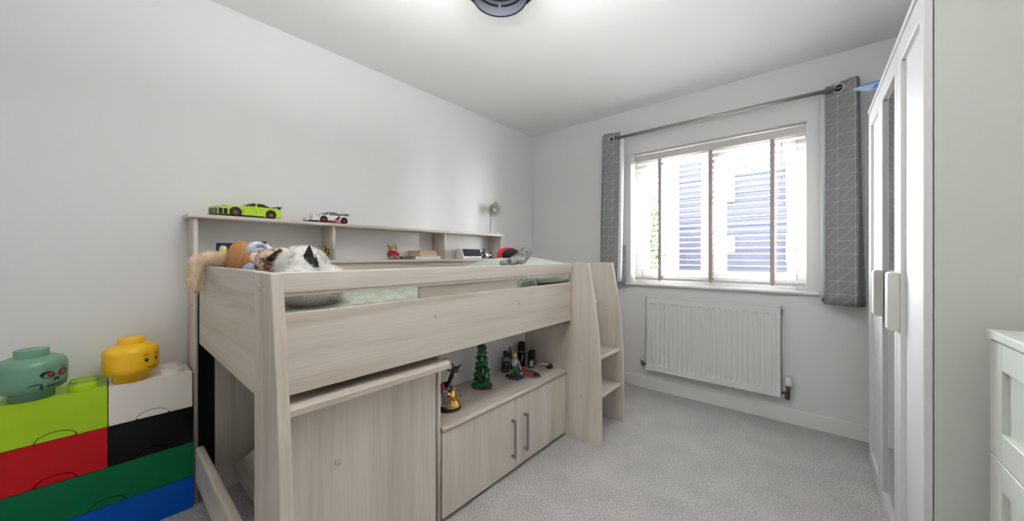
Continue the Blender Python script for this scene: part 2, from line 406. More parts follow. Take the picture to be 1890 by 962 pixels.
# door in the wall behind the camera side
# ------------------------------------------------------------------ outside
struct('ground', cube(-14, 14, YW+.3, 22, -0.4, -0.3), 'ground_paving')
hs = thing('neighbour_house', 'dark lavender-grey clad house seen through the right of the window', 'house', (2.0, 8.6, -.3))
hx0 = -2.30; nb = 34
for i in range(nb):
    z = -.3+i*.17
    bx = cube(hx0, 6.0, 8.5, 8.53, z+.004, z+.166)
    put('cladding_board', bx, 'cladding', hs)
put('wall', cube(hx0, 6.0, 8.53, 11.5, -.3, 5.5), 'cladding', hs)
put('corner_board', cube(hx0-.12, hx0+.02, 8.46, 8.56, -.3, 5.5, .01), 'house_white', hs)
for (x0, x1, z0, z1) in ((-1.44, -1.20, 1.2, 1.55), (-1.44, -1.20, 2.25, 2.85), (-0.36, 0.5, 1.0, 1.5), (-0.36, 0.5, 2.1, 2.9)):
    f = put('window', frame(x0, x1, z0, z1, .07, 8.42, 8.5), 'house_white', hs)
    put('pane', cube(x0+.06, x1-.06, 8.45, 8.47, z0+.06, z1-.06), 'house_white' if x0 < -1 else 'house_glass', f)
put('roof', prism([(8.3, 5.4), (11.7, 5.4), (10.0, 6.8)], 0, hx0-.25, 6.2), 'roof_tile', hs)
# low brick wall with single bricks
bw = thing('garden_wall', 'low red brick garden wall under the tree outside', 'wall', (-2.8, 7.3, -.3))
bm0 = None
k = 0
for r_ in range(13):
    for c_ in range(12):
        x = -4.3+c_*.23+(0.115 if r_ % 2 else 0); z = -.3+r_*.083
        if bm0 is None:
            o = put('brick', cube(-.108, .108, -.05, .05, 0, .072, .004), 'brick_red', None, loc=(0, 0, 0)); bm0 = o
        else:
            o = bm0.copy(); COL.objects.link(o)
        o.name = 'brick'; o.parent = bw; o.location = Vector((x, 7.3, z))-Vector(bw.location)
put('mortar', cube(-4.4, -1.62, 7.262, 7.338, -.3, .775), 'house_white', bw)
def tree_out(loc, r, h, label):
    t = thing('garden_tree', label, 'tree', loc)
    x, y, z = loc
    put('trunk', tube([(x, y, z), (x+.05, y, z+h*.4), (x, y+.05, z+h*.8)], [.09, .06, .03]), 'bark', t)
    b = bmesh.new(); rnd = random.Random(int(x*100))
    for i in range(2600):
        a = rnd.uniform(0, 2*PI); u_ = rnd.uniform(-1, 1); q = rnd.random()**.4
        p = Vector((x+r*q*math.cos(a)*math.sqrt(1-u_*u_), y+r*q*math.sin(a)*math.sqrt(1-u_*u_), z+h*.62+h*.42*q*u_))
        d = Vector((rnd.uniform(-1, 1), rnd.uniform(-1, 1), rnd.uniform(-1, 1))).normalized()*.05; e_ = d.orthogonal().normalized()*.028
        b.faces.new([b.verts.new(v) for v in (p-d, p+e_, p+d, p-e_)])
    o = put('foliage', b, 'leaf', t); o['kind'] = 'stuff'
tree_out((-3.0, 7.9, -.3), .62, 2.9, 'pale green leafy tree beyond the left window pane')

# ------------------------------------------------------------------ window blind
bl = thing('venetian_blind', 'white slatted venetian blind with mauve tapes filling the window', 'blind', (-.6, 3.055, .915))
BX0, BX1 = -1.172, -0.026
put('headrail', merge(cube(BX0, BX1, 3.012, 3.024, 1.938, 1.990, .002), cube(BX0+.005, BX1-.005, 3.026, 3.075, 1.95, 1.987)), 'pelmet', bl)
put('bottom_rail', cube(BX0, BX1, 3.03, 3.082, .922, .938, .004, 2), 'pelmet', bl)
NS = 22; s0 = None
for i in range(NS):
    z = .958+i*(1.925-.958)/(NS-1)
    if s0 is None:
        pr_ = []
        for k in range(7):
            t = k/6*2-1; pr_.append((.0255*t, .0022*(1-t*t)))
        pr_ = pr_+[(a_, c_-.0028) for a_, c_ in pr_[::-1]]
        b = prism(pr_, 0, BX0+.004, BX1-.004)
        bmesh.ops.rotate(b, cent=(0, 0, 0), matrix=Matrix.Rotation(math.radians(-4), 3, 'X'), verts=b.verts[:])
        bmesh.ops.translate(b, vec=Vector((0, 3.056, .958)), verts=b.verts[:])
        s0 = put('slat', b, 'slat_white', bl)
    else:
        s = s0.copy(); COL.objects.link(s); s.location = (0, 0, z-.958)
for tx in (-.962, -.585, -.204):
    put('tape', merge(cube(tx-.0125, tx+.0125, 3.0235, 3.0245, .925, 1.94), cube(tx-.0125, tx+.0125, 3.084, 3.085, .925, 1.94), prism([(tx-.0125, .925), (tx+.0125, .925), (tx, .912)], 1, 3.0235, 3.0245)), 'tape', bl)
put('tilt_cord', merge(tube([(-.153, 3.022, 1.94), (-.153, 3.022, 1.50)], .0012, 6), lathe([(.003, 0), (.006, .008), (.004, .03), (.001, .034)], (-.153, 3.022, 1.87), 10)), 'pelmet', bl)
put('lift_cord', tube([(-1.10, 3.022, 1.94), (-1.10, 3.022, 1.03), (-1.10, 3.022, .99)], [.0012, .0012, .004], 6), 'pelmet', bl)

# ------------------------------------------------------------------ curtain pole and curtains
rd = thing('curtain_pole', 'brushed steel curtain pole running above the window', 'curtain pole', (-.6, 2.92, 2.154))
put('rod', tube([(-1.40, 2.92, 2.158), (.175, 2.92, 2.150)], .0125, 16, 1), 'steel', rd)
for bx_ in (-1.38, .165):
    put('bracket', merge(tube([(bx_, 2.92, 2.142), (bx_, 3.0, 2.142)], .006, 8, 1), lathe([(.022, 0), (.022, .008)], (bx_, 2.999, 2.142), 16, rot('X', PI/2))), 'steel', rd)
def cloth(top, bot, z0, z1, nz_=24, th=.003, uo=0.0, amp=0.004, samples=8):
    """a hanging sheet: plan points at the top and the bottom, joined smoothly"""
    def cr_(P, i, t):
        p0, p1, p2, p3 = [Vector((*P[max(min(j, len(P)-1), 0)], 0)) for j in (i-1, i, i+1, i+2)]
        return .5*((2*p1)+(p2-p0)*t+(2*p0-5*p1+4*p2-p3)*t*t+(3*p1-p0-3*p2+p3)*t**3)
    def plan(P): return [cr_(P, i, k/samples) for i in range(len(P)-1) for k in range(samples)]+[Vector((*P[-1], 0))]
    A, B = plan(top), plan(bot)
    ln = [0]
    for a, c in zip(B, B[1:]): ln.append(ln[-1]+(c-a).length)
    b = bmesh.new(); uvl = b.loops.layers.uv.new('UVMap'); grid = []
    for j in range(nz_+1):
        t = j/nz_; row = []
        for i in range(len(A)):
            p = A[i].lerp(B[i], t); z = z1+(z0-z1)*t
            row.append((b.verts.new((p.x, p.y+amp*math.sin(i*.9+j*.35)*t, z)), (ln[i]+uo, z)))
        grid.append(row)
    for j in range(nz_):
        for i in range(len(A)-1):
            q = (grid[j][i], grid[j+1][i], grid[j+1][i+1], grid[j][i+1]); f = b.faces.new([x[0] for x in q]); f.smooth = True
            for l, x in zip(f.loops, q): l[uvl].uv = x[1]
    bmesh.ops.recalc_face_normals(b, faces=b.faces[:])
    # give the cloth thickness
    g = bmesh.ops.solidify(b, geom=b.faces[:], thickness=th)
    return b
def eyelet(parent, c, nrm, r=.021):
    nrm = Vector(nrm).normalized(); q = Vector((0, 0, 1)).rotation_difference(nrm).to_matrix().to_4x4()
    e_ = put('eyelet', merge(lathe([(r, -.0035), (r+.008, -.0035), (r+.009, 0), (r+.007, .004), (r, .004), (r, -.0035)], c, 28, q, cap=False)), 'chrome', parent)
    put('eyelet_dark_disc', lathe([(0, .001), (r+.001, .001)], c, 24, q, cap=False), 'black_matt', e_)  # black disc painted in for the shaded inside of the ring, not a cut hole
cr_t = thing('curtain', 'grey curtain with white triangle lines, right of the window', 'curtain', (.14, 2.93, .82), 'curtains at the window')
put('cloth_panel', cloth([(.068, 2.955), (.11, 2.935), (.16, 2.905), (.205, 2.885), (.222, 2.93), (.215, 2.96)], [(.062, 2.945), (.11, 2.915), (.16, 2.895), (.207, 2.88), (.232, 2.925), (.25, 2.955)], .822, 2.187, uo=.008), 'curtain_cloth', cr_t)
put('lining', cloth([(.075, 2.962), (.052, 2.93), (.058, 2.975)], [(.072, 2.955), (.048, 2.92), (.058, 2.975)], .862, 2.17, amp=.001), 'lining', cr_t)
put('back_fold', cloth([(.08, 2.968), (.058, 2.972)], [(.075, 2.96), (.052, 2.94)], .836, 2.10, uo=.02, amp=0), 'curtain_cloth', cr_t)
eyelet(cr_t, (.129, 2.916, 2.150), (-.32, -1, 0))
cl_t = thing('curtain', 'grey curtain with white triangle lines, left of the window behind the ladder', 'curtain', (-1.36, 2.93, .86), 'curtains at the window')
put('cloth_panel', cloth([(-1.425, 2.925), (-1.39, 2.90), (-1.33, 2.91), (-1.265, 2.93)], [(-1.45, 2.92), (-1.41, 2.88), (-1.34, 2.89), (-1.285, 2.91)], .85, 2.205, uo=.02), 'curtain_cloth', cl_t)
put('lining', cloth([(-1.27, 2.935), (-1.25, 2.93), (-1.235, 2.95)], [(-1.285, 2.915), (-1.26, 2.91), (-1.248, 2.925)], .90, 2.19, amp=.001), 'lining', cl_t)
put('back_fold', cloth([(-1.262, 2.965), (-1.232, 2.975)], [(-1.262, 2.93), (-1.222, 2.95)], .88, 1.22, uo=.02, amp=0.002), 'curtain_cloth', cl_t)
eyelet(cl_t, (-1.335, 2.905, 2.152), (.15, -1, 0), .017)

# ------------------------------------------------------------------ radiator
ra = thing('radiator', 'white ribbed panel radiator below the window', 'radiator', (-.6, 2.95, .18))
RX0, RX1, RZ0, RZ1, RY = -1.042, -.150, .187, .786, 2.93
b = bmesh.new(); nfl = 26; per = 8; xs = []
x_in0, x_in1 = RX0+.022, RX1-.022
cols = [(RX0, 0.0), (x_in0, 0.0)]
for i in range(nfl):
    w_ = (x_in1-x_in0)/nfl; x = x_in0+i*w_
    for t, d in ((.12, 0), (.26, .006), (.5, .008), (.74, .006), (.88, 0)): cols.append((x+t*w_, d))
cols += [(x_in1, 0), (RX1, 0)]
rows = [(RZ0, 0), (RZ0+.034, 0), (RZ0+.052, 1), (RZ1-.062, 1), (RZ1-.044, 0), (RZ1, 0)]
g = [[b.verts.new((x, RY+d*k_, z)) for x, d in cols] for z, k_ in rows]
for A, B in zip(g, g[1:]):
    for i in range(len(cols)-1): f = b.faces.new((A[i], A[i+1], B[i+1], B[i]))
for f in b.faces: f.normal_flip() if f.normal.y > 0 else None
b.normal_update()
put('front_panel', b, 'radiator_white', ra)
put('top_grille', merge(cube(RX0, RX1, RY-.004, RY+.004, RZ1-.004, RZ1+.004, .001), *[cube(RX0, RX1, RY+.008+i*.012, RY+.013+i*.012, RZ1-.002, RZ1+.003) for i in range(4)]), 'radiator_white', ra)
for sx_ in (RX0, RX1-.003):
    put('side_panel', cube(sx_, sx_+.003, RY, RY+.055, RZ0, RZ1), 'radiator_white', ra)
put('lower_lip', cube(RX0, RX1, RY-.003, RY+.004, RZ0-.006, RZ0+.002, .001), 'radiator_white', ra)
put('rear_panel', cube(RX0+.01, RX1-.01, RY+.045, RY+.055, RZ0+.01, RZ1-.01), 'radiator_white', ra)
for hx in (RX0+.15, RX1-.18): put('wall_hanger', cube(hx, hx+.03, RY+.05, 3.0, .3, .7), 'radiator_white', ra)
put('hook', prism([(2.945, .762), (2.99, .762), (2.99, .72)], 0, RX1+.002, RX1+.005), 'brass_dark', ra)
v1 = thing('radiator_valve', 'small bare brass valve at the left foot of the radiator', 'valve', (-1.075, 2.94, .15))
put('body', merge(tube([(RX0+.004, 2.94, .225), (-1.08, 2.94, .225)], .008, 10, 1), ball((-1.078, 2.94, .225), .014), tube([(-1.078, 2.94, .225), (-1.078, 2.96, .2), (-1.078, 3.0, .2)], .007, 8)), 'brass_dark', v1)
put('cap', lathe([(.009, 0), (.011, .004), (.010, .03), (.004, .033)], (-1.078, 2.94, .232), 12), 'chrome', v1)
v2 = thing('thermostatic_valve', 'radiator valve with white thermostat head at the right foot of the radiator', 'valve', (-.113, 2.94, .16))
put('body', merge(tube([(RX1-.004, 2.94, .213), (-.113, 2.94, .213)], .008, 10, 1), tube([(-.113, 2.94, .262), (-.113, 2.94, .19)], .0095, 12, 1), lathe([(.013, 0), (.013, .012)], (-.113, 2.94, .252), 8), lathe([(.012, 0), (.012, .014)], (-.133, 2.94, .213), 6, AX), tube([(-.113, 2.94, .2), (-.113, 2.95, .175), (-.125, 2.975, .17), (-.13, 3.0, .17)], .008, 10)), 'brass_dark', v2)
put('thermostat_head', merge(lathe([(.012, 0), (.016, .004), (.02, .012), (.021, .035), (.016, .046), (.014, .055), (.009, .058)], (-.113, 2.94, .262), 20), *[cube(-.1145+.020*math.cos(a), -.1115+.020*math.cos(a), 2.9385+.020*math.sin(a), 2.9415+.020*math.sin(a), .274, .296) for a in [k*PI/6 for k in range(12)]]), 'white_plastic', v2)

# ------------------------------------------------------------------ wardrobe
wd = thing('wardrobe', 'tall white three-door wardrobe with a mirrored middle door', 'wardrobe', (.5, 2.12, 0))
FX = .242; WY0, WY1, WH = 1.505, 2.73, 1.918
put('carcass', merge(cube(FX+.020, .76, WY0, WY0+.018, 0, WH-.02), cube(FX+.020, .76, WY1-.018, WY1, 0, WH-.02), cube(.745, .76, WY0, WY1, 0, WH-.02), cube(FX+.022, .76, WY0, WY1, .02, .04), cube(FX+.03, .745, WY0+.018, WY1-.018, .0, .02)), 'lacquer_matt', wd)
put('top_board', cube(FX-.004, .765, WY0-.002, WY1+.002, WH-.02, WH, .003, 2), 'lacquer', wd)
DW = (WY1-WY0)/3
for i in range(3):
    y1 = WY1-i*DW-.0015; y0 = y1-DW+.003; z0, z1 = .006, WH-.024; S = .068; T = .018
    if i == 0: yi0, yi1 = y0+.052, y1-.066
    elif i == 1: yi0, yi1 = y0+.045, y1-.06
    else: yi0, yi1 = y0+.052, y1-.075
    d = put('door', merge(cube(FX, FX+T, yi1, y1, z0, z1, .002), cube(FX, FX+T, y0, yi0, z0, z1, .002),
                          cube(FX, FX+T, yi0-.001, yi1+.001, z0, z0+S, .002), cube(FX, FX+T, yi0-.001, yi1+.001, z1-.075, z1, .002)), 'lacquer', wd)
    if i == 1:
        o = put('mirror', cube(FX+.010, FX+.016, yi0, yi1, z0+S-.002, z1-.073), 'mirror', d); o['label'] = 'tall mirror set in the middle door'
    else: put('door_panel', cube(FX+.012, FX+.017, yi0-.002, yi1+.002, z0+S-.002, z1-.073), 'lacquer', d)
for (ya, yb, zb, zt) in ((2.215, 2.285, .860, 1.062), (1.845, 1.905, .853, 1.066)):
    put('handle', prism(rounded_rect(FX-.031, FX+.0005, zb, zt, .010, 4), 1, ya, yb, .002), 'handle_plate', wd)

# ------------------------------------------------------------------ chest of drawers
dr = thing('chest_of_drawers', 'low white chest of drawers standing in front of the wardrobe side', 'chest', (.55, 1.03, 0))
CX = .335; CY0, CY1 = .64, 1.42
put('top', cube(CX-.006, .76, CY0, CY1, .925, .945, .002), 'lacquer_matt', dr)
put('carcass', merge(cube(CX+.02, .755, CY0+.003, CY0+.02, 0, .925), cube(CX+.02, .755, CY1-.02, CY1-.003, 0, .925), cube(.74, .755, CY0, CY1-.003, 0, .925), cube(CX+.03, .74, CY0+.02, CY1-.02, .02, .05)), 'lacquer_matt', dr)
for (z0, z1) in ((.646, .920), (.352, .642), (.05, .348)):
    y0, y1 = CY0+.002, CY1-.002; a = .068
    d = put('drawer', merge(cube(CX, CX+.018, y1-a, y1, z0, z1, .0015), cube(CX, CX+.018, y0, y0+a, z0, z1, .0015), cube(CX, CX+.018, y0+a-.001, y1-a+.001, z0, z0+.066, .0015), cube(CX, CX+.018, y0+a-.001, y1-a+.001, z1-.062, z1, .0015)), 'lacquer_matt', dr)
    put('drawer_panel', cube(CX+.010, CX+.017, y0+a-.002, y1-a+.002, z0+.064, z1-.06), 'lacquer_matt', d)

# ------------------------------------------------------------------ blue toy blade on the window wall
bb = thing('toy_glider_wing', 'pointed pale blue plastic toy wing high beside the right curtain', 'toy', (.33, 2.97, 2.10))
put('blade', prism([(.183, 2.089), (.242, 2.060), (.41, 2.052), (.41, 2.104), (.291, 2.101), (.242, 2.098)], 1, 2.812, 2.830, .002), 'blue_pale', bb)
put('edge', merge(tube([(.186, 2.809, 2.091), (.242, 2.809, 2.097), (.291, 2.809, 2.101), (.41, 2.809, 2.104)], [.001, .0025, .003, .003], 8), prism([(.262, 2.068), (.41, 2.060), (.41, 2.090), (.275, 2.086)], 1, 2.808, 2.814)), 'blue_blade', bb)
put('wall_mount', cube(.36, .39, 2.830, 3.0, 2.06, 2.09), 'blue_blade', bb)

# ------------------------------------------------------------------ ceiling light
clt = thing('ceiling_light', 'smoky grey drum ceiling light at the top edge of the view', 'lamp', (-.995, 1.065, 2.4))
CC = (-.985, 1.075)
def ring(r0, r1, z0, z1, n=48): return lathe([(r0, z0), (r1, z0), (r1, z1), (r0, z1), (r0, z0)], (CC[0], CC[1], 0), n, cap=False)
put('inner_drum', ring(.106, .110, 2.200, 2.29), 'smoked', clt)
put('rim', ring(.1085, .1125, 2.197, 2.202), 'dark_band', clt)
put('dark_ring', ring(.101, .1075, 2.238, 2.245), 'dark_band', clt)
put('clip', cube(CC[0]-.072, CC[0]-.064, CC[1]+.066, CC[1]+.076, 2.234, 2.250), 'silver_bit', clt)
put('diffuser', lathe([(0, 2.262), (.103, 2.262), (.103, 2.268), (0, 2.268)], (CC[0], CC[1], 0), 40, cap=False), 'smoked', clt)
put('outer_drum', ring(.158, .162, 2.262, 2.36), 'smoked', clt)
put('outer_rim', ring(.157, .164, 2.259, 2.264), 'brass_dark', clt)
put('ceiling_plate', lathe([(0, 2.36), (.165, 2.36), (.165, 2.40), (0, 2.40)], (CC[0], CC[1], 0), 40), 'chrome', clt)

# ------------------------------------------------------------------ storage drawers like giant building bricks
ZL = [0.0, .142, .293, .452, .610]
BXF, BXB = -2.100, XL+.006
def brick_text(b_, c, s=.028): pass
def brick_drawer(color, label, y0, y1, z0, z1, studs, handle_w=.042, hl=None):
    t = thing('storage_drawer', label, 'storage box', ((BXF+BXB)/2, (y0+y1)/2, z0), 'brick-shaped storage drawers stacked in the corner')
    g_ = .0015
    put('shell', cube(BXB, BXF-.012, y0+g_, y1-g_, z0+.0005, z1-.0005, .002), color, t)
    cy = (y0+y1)/2
    # front with a half-round finger groove cut at its lower edge
    hw = .05; pts = [(y0+g_, z0+.001), (cy-hw, z0+.001)]
    for k_ in range(13):
        a = PI-PI*k_/12; pts.append((cy+hw*math.cos(a), z0+.001+.030*math.sin(a)))
    pts += [(cy+hw, z0+.001), (y1-g_, z0+.001), (y1-g_, z1-.001), (y0+g_, z1-.001)]
    d = put('drawer_front', prism(pts, 0, BXF-.012, BXF, 0), color, t)
    gp = [(cy+(hw-.0045)*math.cos(PI*k_/12), z0+.001+.0265*math.sin(PI*k_/12)) for k_ in range(13)]
    put('finger_tab', prism(gp, 0, BXF-.010, BXF-.0012), color, t)
    n = round((y1-y0)/.125)
    for i in range(n if studs else 0):
        for x in (-2.142, -2.222):
            yy = y1-.0625-i*.125
            s = put('stud', lathe([(.0385, z1-.001), (.0385, z1+.018), (.037, z1+.0205), (0, z1+.0205)], (x, yy, 0), 32, cap=False), color, t)
            cu = bpy.data.curves.new('w', 'FONT'); cu.body = 'LEGO'; cu.size = .024; cu.extrude = .0004; cu.align_x = 'CENTER'; cu.align_y = 'CENTER'; cu.resolution_u = 2
            to = bpy.data.objects.new('w', cu); COL.objects.link(to)
            dg = bpy.context.evaluated_depsgraph_get(); me = bpy.data.meshes.new_from_object(to.evaluated_get(dg)); bpy.data.objects.remove(to)
            b2 = bmesh.new(); b2.from_mesh(me); bmesh.ops.rotate(b2, cent=(0, 0, 0), matrix=Matrix.Rotation(PI/2, 3, 'Z'), verts=b2.verts[:]); bmesh.ops.translate(b2, vec=Vector((x, yy, z1+.0208)), verts=b2.verts[:])
            put('stud_lettering', b2, color, s)
    return t
brick_drawer('box_blue', 'blue storage drawer lying lowest of the stack by the bed', -.240, .261, ZL[0], ZL[1], False)
brick_drawer('box_green', 'wide dark green storage drawer on top of the blue one', -.240, .261, ZL[1], ZL[2], False)
brick_drawer('box_red', 'red storage drawer below the lime green one', -.240, .0105, ZL[2], ZL[3], False)
brick_drawer('box_black', 'glossy black storage drawer below the white one', .0105, .261, ZL[2], ZL[3], False)
brick_drawer('box_lime', 'lime green storage drawer carrying the grey-green skull head', -.240, .0105, ZL[3], ZL[4], True)
brick_drawer('box_white', 'white storage drawer carrying the yellow smiling head', .0105, .258, ZL[3], ZL[4], True)

def decal(poly, c, R, th0, name, m, parent, off=.0006):
    """flat print wrapped onto the curved head; poly in (metres sideways, metres up) from the face centre"""
    b = bmesh.new(); vs = []
    for s, z in poly:
        a = math.radians(th0)+s/R; vs.append(b.verts.new((c[0]+(R+off)*math.cos(a), c[1]+(R+off)*math.sin(a), z)))
    b.faces.new(vs); r = bmesh.ops.triangulate(b, faces=b.faces[:])
    return put(name, b, m, parent)
def ell(cx, cz, rx, rz, n=20, tilt=0): return [(cx+rx*math.cos(2*PI*i/n)*math.cos(tilt)-rz*math.sin(2*PI*i/n)*math.sin(tilt), cz+rx*math.cos(2*PI*i/n)*math.sin(tilt)+rz*math.sin(2*PI*i/n)*math.cos(tilt)) for i in range(n)]
def stroke(pts, w_):
    up, dn = [], []
    for i, p in enumerate(pts):
        a = Vector(pts[max(i-1, 0)]); c = Vector(pts[min(i+1, len(pts)-1)]); d = (c-a).normalized(); n = Vector((-d.y, d.x))*w_*(1 if 0 < i < len(pts)-1 else .3)
        up.append(tuple(Vector(p)+n)); dn.append(tuple(Vector(p)-n))
    return up+dn[::-1]
def strokes(c, R, th0, name, m, parent, pts, w_, off=.0006):
    pl = stroke(pts, w_); n = len(pts); b = bmesh.new(); vs = []
    for s, z in pl:
        a = math.radians(th0)+s/R; vs.append(b.verts.new((c[0]+(R+off)*math.cos(a), c[1]+(R+off)*math.sin(a), z)))
    for i in range(n-1): b.faces.new((vs[i], vs[i+1], vs[2*n-2-i], vs[2*n-1-i]))
    return put(name, b, m, parent)
def head(c, R, color, label, face):
    z = ZL[4]
    t = thing('head_shaped_storage_pot', label, 'storage pot', (c[0], c[1], z))
    prof = [(.052, 0), (.052, .022), (.058, .026), (R-.010, .034), (R-.002, .046), (R, .058), (R, .118), (R-.003, .130), (R-.012, .142), (R-.026, .149), (.044, .152)]
    put('pot', lathe([(0, z)]+[(r, z+h) for r, h in prof]+[(0, z+.152)], (c[0], c[1], 0), 64, cap=False), color, t)
    put('lid_knob', lathe([(.0400, z+.150), (.0400, z+.174), (.0385, z+.1765), (0, z+.1765)], (c[0], c[1], 0), 48, cap=False), color, t)
    face(t, c, R)
def face_smile(t, c, R):
    th = 43
    for s in (-.0195, .0195):
        decal(ell(s, .698, .0066, .0088), c, R, th, 'eye', 'print_black', t, .0008)
        decal(ell(s+.0012, .7020, .0022, .0026), c, R, th, 'eye_glint', 'print_white', t, .0013)
    for s in (-1, 1):
        strokes(c, R, th, 'eyebrow', 'print_black', t, [(s*.011+.0, .7165), (s*.017, .7185), (s*.026, .7185), (s*.034, .7135)], .0014)
    strokes(c, R, th, 'mouth', 'print_black', t, [(-.0185, .6705), (-.013, .6665), (-.005, .6645), (.005, .6645), (.013, .6672), (.0185, .6725)], .0014)
def face_skull(t, c, R):
    th = 44.5
    for s in (-1, 1):
        decal(ell(s*.0225, .6985, .0185, .0118, 24, s*.25), c, R, th, 'eye_socket', 'print_black', t, .0006)
        decal(ell(s*.0165, .6985, .0086, .0074), c, R, th, 'eye', 'print_red', t, .0011)
        decal(ell(s*.0165, .7010, .0032, .0020), c, R, th, 'eye_glint', 'print_pink', t, .0015)
        strokes(c, R, th, 'brow_line', 'print_darkgreen', t, [(s*.004, .7065), (s*.018, .7115), (s*.030, .7095), (s*.042, .7005)], .0009)
        strokes(c, R, th, 'forehead_wrinkle', 'print_darkgreen', t, [(s*.002, .7190), (s*.012, .7178), (s*.024, .7195), (s*.034, .7180)], .0006)
        decal(ell(s*.0042, .6795, .0034, .0066, 14, s*.35), c, R, th, 'nostril', 'print_black', t, .0008)
        strokes(c, R, th, 'cheek_mark', 'print_darkgreen', t, [(s*.070, .6635), (s*.058, .6695), (s*.046, .6710), (s*.034, .6680)], .0022)
        strokes(c, R, th, 'cheek_mark', 'print_darkgreen', t, [(s*.0365, .6720), (s*.0375, .6640), (s*.0370, .6560), (s*.0345, .6480)], .0030)
    strokes(c, R, th, 'mouth', 'print_black', t, [(-.030, .6575), (-.015, .6585), (0, .6600), (.015, .6620), (.030, .6655)], .0014)
    for k_ in range(-3, 4):
        s = k_*.0075; strokes(c, R, th, 'stitch', 'print_black', t, [(s, .6535+.0002*k_), (s, .6600+.0002*k_), (s, .6665+.0002*k_)], .0011, .0008)
head((-2.146, .074), .082, 'head_yellow', 'yellow smiling head-shaped pot on the white drawer', face_smile)
head((-2.146, -.170), .082, 'head_green', 'grey-green skull-faced head pot on the lime green drawer', face_skull)

# ------------------------------------------------------------------ wall bookcase behind the bed
bk = thing('bookcase', 'long low pale wood bookcase along the left wall behind the bed', 'bookcase', (-2.19, 1.3, 0))
SX = -2.120
put('top_board', merge(cube(XL+.003, SX+.012, .242, 2.362, 1.298, 1.316, .004, 2)), 'wood_y', bk)
for (y0, y1, z0) in ((.262, .280, 0), (.868, .886, 1.10), (1.690, 1.708, 1.10), (2.325, 2.343, 0)):
    put('upright', merge(cube(XL+.004, SX-.009, y0, y1, z0, 1.298), tube([(SX-.009, (y0+y1)/2, z0), (SX-.009, (y0+y1)/2, 1.298)], .009, 12, 1)), 'wood_z', bk)
put('shelf', cube(XL+.004, SX+.002, .280, 2.325, 1.082, 1.100, .003), 'wood_y', bk)
put('apron', cube(SX-.035, SX-.018, .280, 2.325, .98, 1.082), 'wood_y', bk)
put('lower_panel', cube(-2.172, -2.156, .345, 1.25, 0, .98), 'wood_z', bk)
for z in (.98, .90):
    put('screw', lathe([(.004, 0), (.003, .002)], (-2.14, .2615, z), 10, rot('X', PI/2)), 'brushed', bk)
fb = put('gap_board', cube(-2.262, -2.250, .29, .85, .0, .95), 'black_matt'); tag(fb, 'flat black board filling the dark gap behind the bed end', 'board')  # black board added to fill the dark gap by the bed end

# ------------------------------------------------------------------ cabin bed
bd = thing('cabin_bed', 'pale wood mid-height cabin bed with ladder at the far end', 'bed', (-1.6, 1.3, 0))
put('end_board', cube(-2.108, -1.150, .281, .299, .725, 1.081, .002), 'wood_x', bd)
put('end_board', cube(-2.108, -1.246, 2.288, 2.306, .725, 1.06, .002), 'wood_x', bd)
def front_outline(back, ztop=1.081):
    return [(back, 0), (-.935, 0), (-.936, .30), (-.942, .50), (-.952, .66), (-.975, .84), (-.999, .98), (-1.016, ztop), (back, ztop)]
put('end_leg', prism(front_outline(-1.157), 1, .2675, .2955, .002), 'wood_z', bd)
for z in (1.041, .912, .778):
    put('dowel_cap', ball((-1.108, .2675, z), (.008, .004, .011)), 'dowel', bd)
put('lower_rail', prism([(-2.108, .10), (-1.15, .10), (-1.15, .262), (-2.108, .262)], 1, .268, .298, .010, 3), 'wood_x', bd)
put('side_board', cube(-1.152, -1.134, .295, 1.892, .724, .960, .002), 'wood_y', bd)
for (y, z) in ((.857, .885), (1.378, .881)):
    put('screw', lathe([(.0045, 0), (.004, .002), (0, .0026)], (-1.1345, y, z), 10, AX), 'brushed', bd)
# guard rail with a rounded far corner
gr = [(.295, 1.018), (1.935, 1.018), (1.938, 1.03)]
for k_ in range(9):
    a = k_/8*PI/2; gr.append((1.89+.048*math.cos(a), 1.030+.048*math.sin(a)))
gr.append((.295, 1.078))
put('guard_rail', prism(gr, 0, -1.150, -1.126, .003, 2), 'wood_y', bd)
put('guard_rail_bottom', cube(-1.146, -1.130, .295, 1.915, 1.008, 1.0195, .001), 'wood_y', bd)
put('guard_filler', cube(-1.170, -1.152, .798, 1.391, .94, 1.03, .001), 'wood_y', bd)
put('ladder_side', prism([(-1.5, 0), (-.935, 0), (-.936, .30), (-.942, .50), (-.952, .66), (-.975, .84), (-.999, .98), (-1.016, 1.081), (-1.152, 1.081), (-1.152, .722), (-1.5, .722)], 1, 1.892, 1.914, .0015), 'wood_z', bd)
put('ladder_side', prism([(x-.03 if x > -1.1 else x, z) for x, z in front_outline(-1.245, 1.078)], 1, 2.286, 2.308, .0015), 'wood_z', bd)
for z in (.497, .262):
    put('step', cube(-1.15, -.985 if z > .3 else -.978, 1.914, 2.286, z-.020, z, .006, 2), 'wood_y', bd)
for (y, x, z) in ((1.8915, -1.063, .489), (1.8915, -1.063, .271)):
    put('dowel_cap', ball((x, y, z), (.009, .004, .010)), 'dowel', bd)
for (x, z) in ((-1.09, .93), (-1.085, .78)):
    put('dowel_cap', ball((x, 2.2855, z), (.008, .003, .008)), 'dowel', bd)
put('slat_base', cube(-2.105, -1.155, .30, 2.29, .79, .81), 'wood_x', bd)

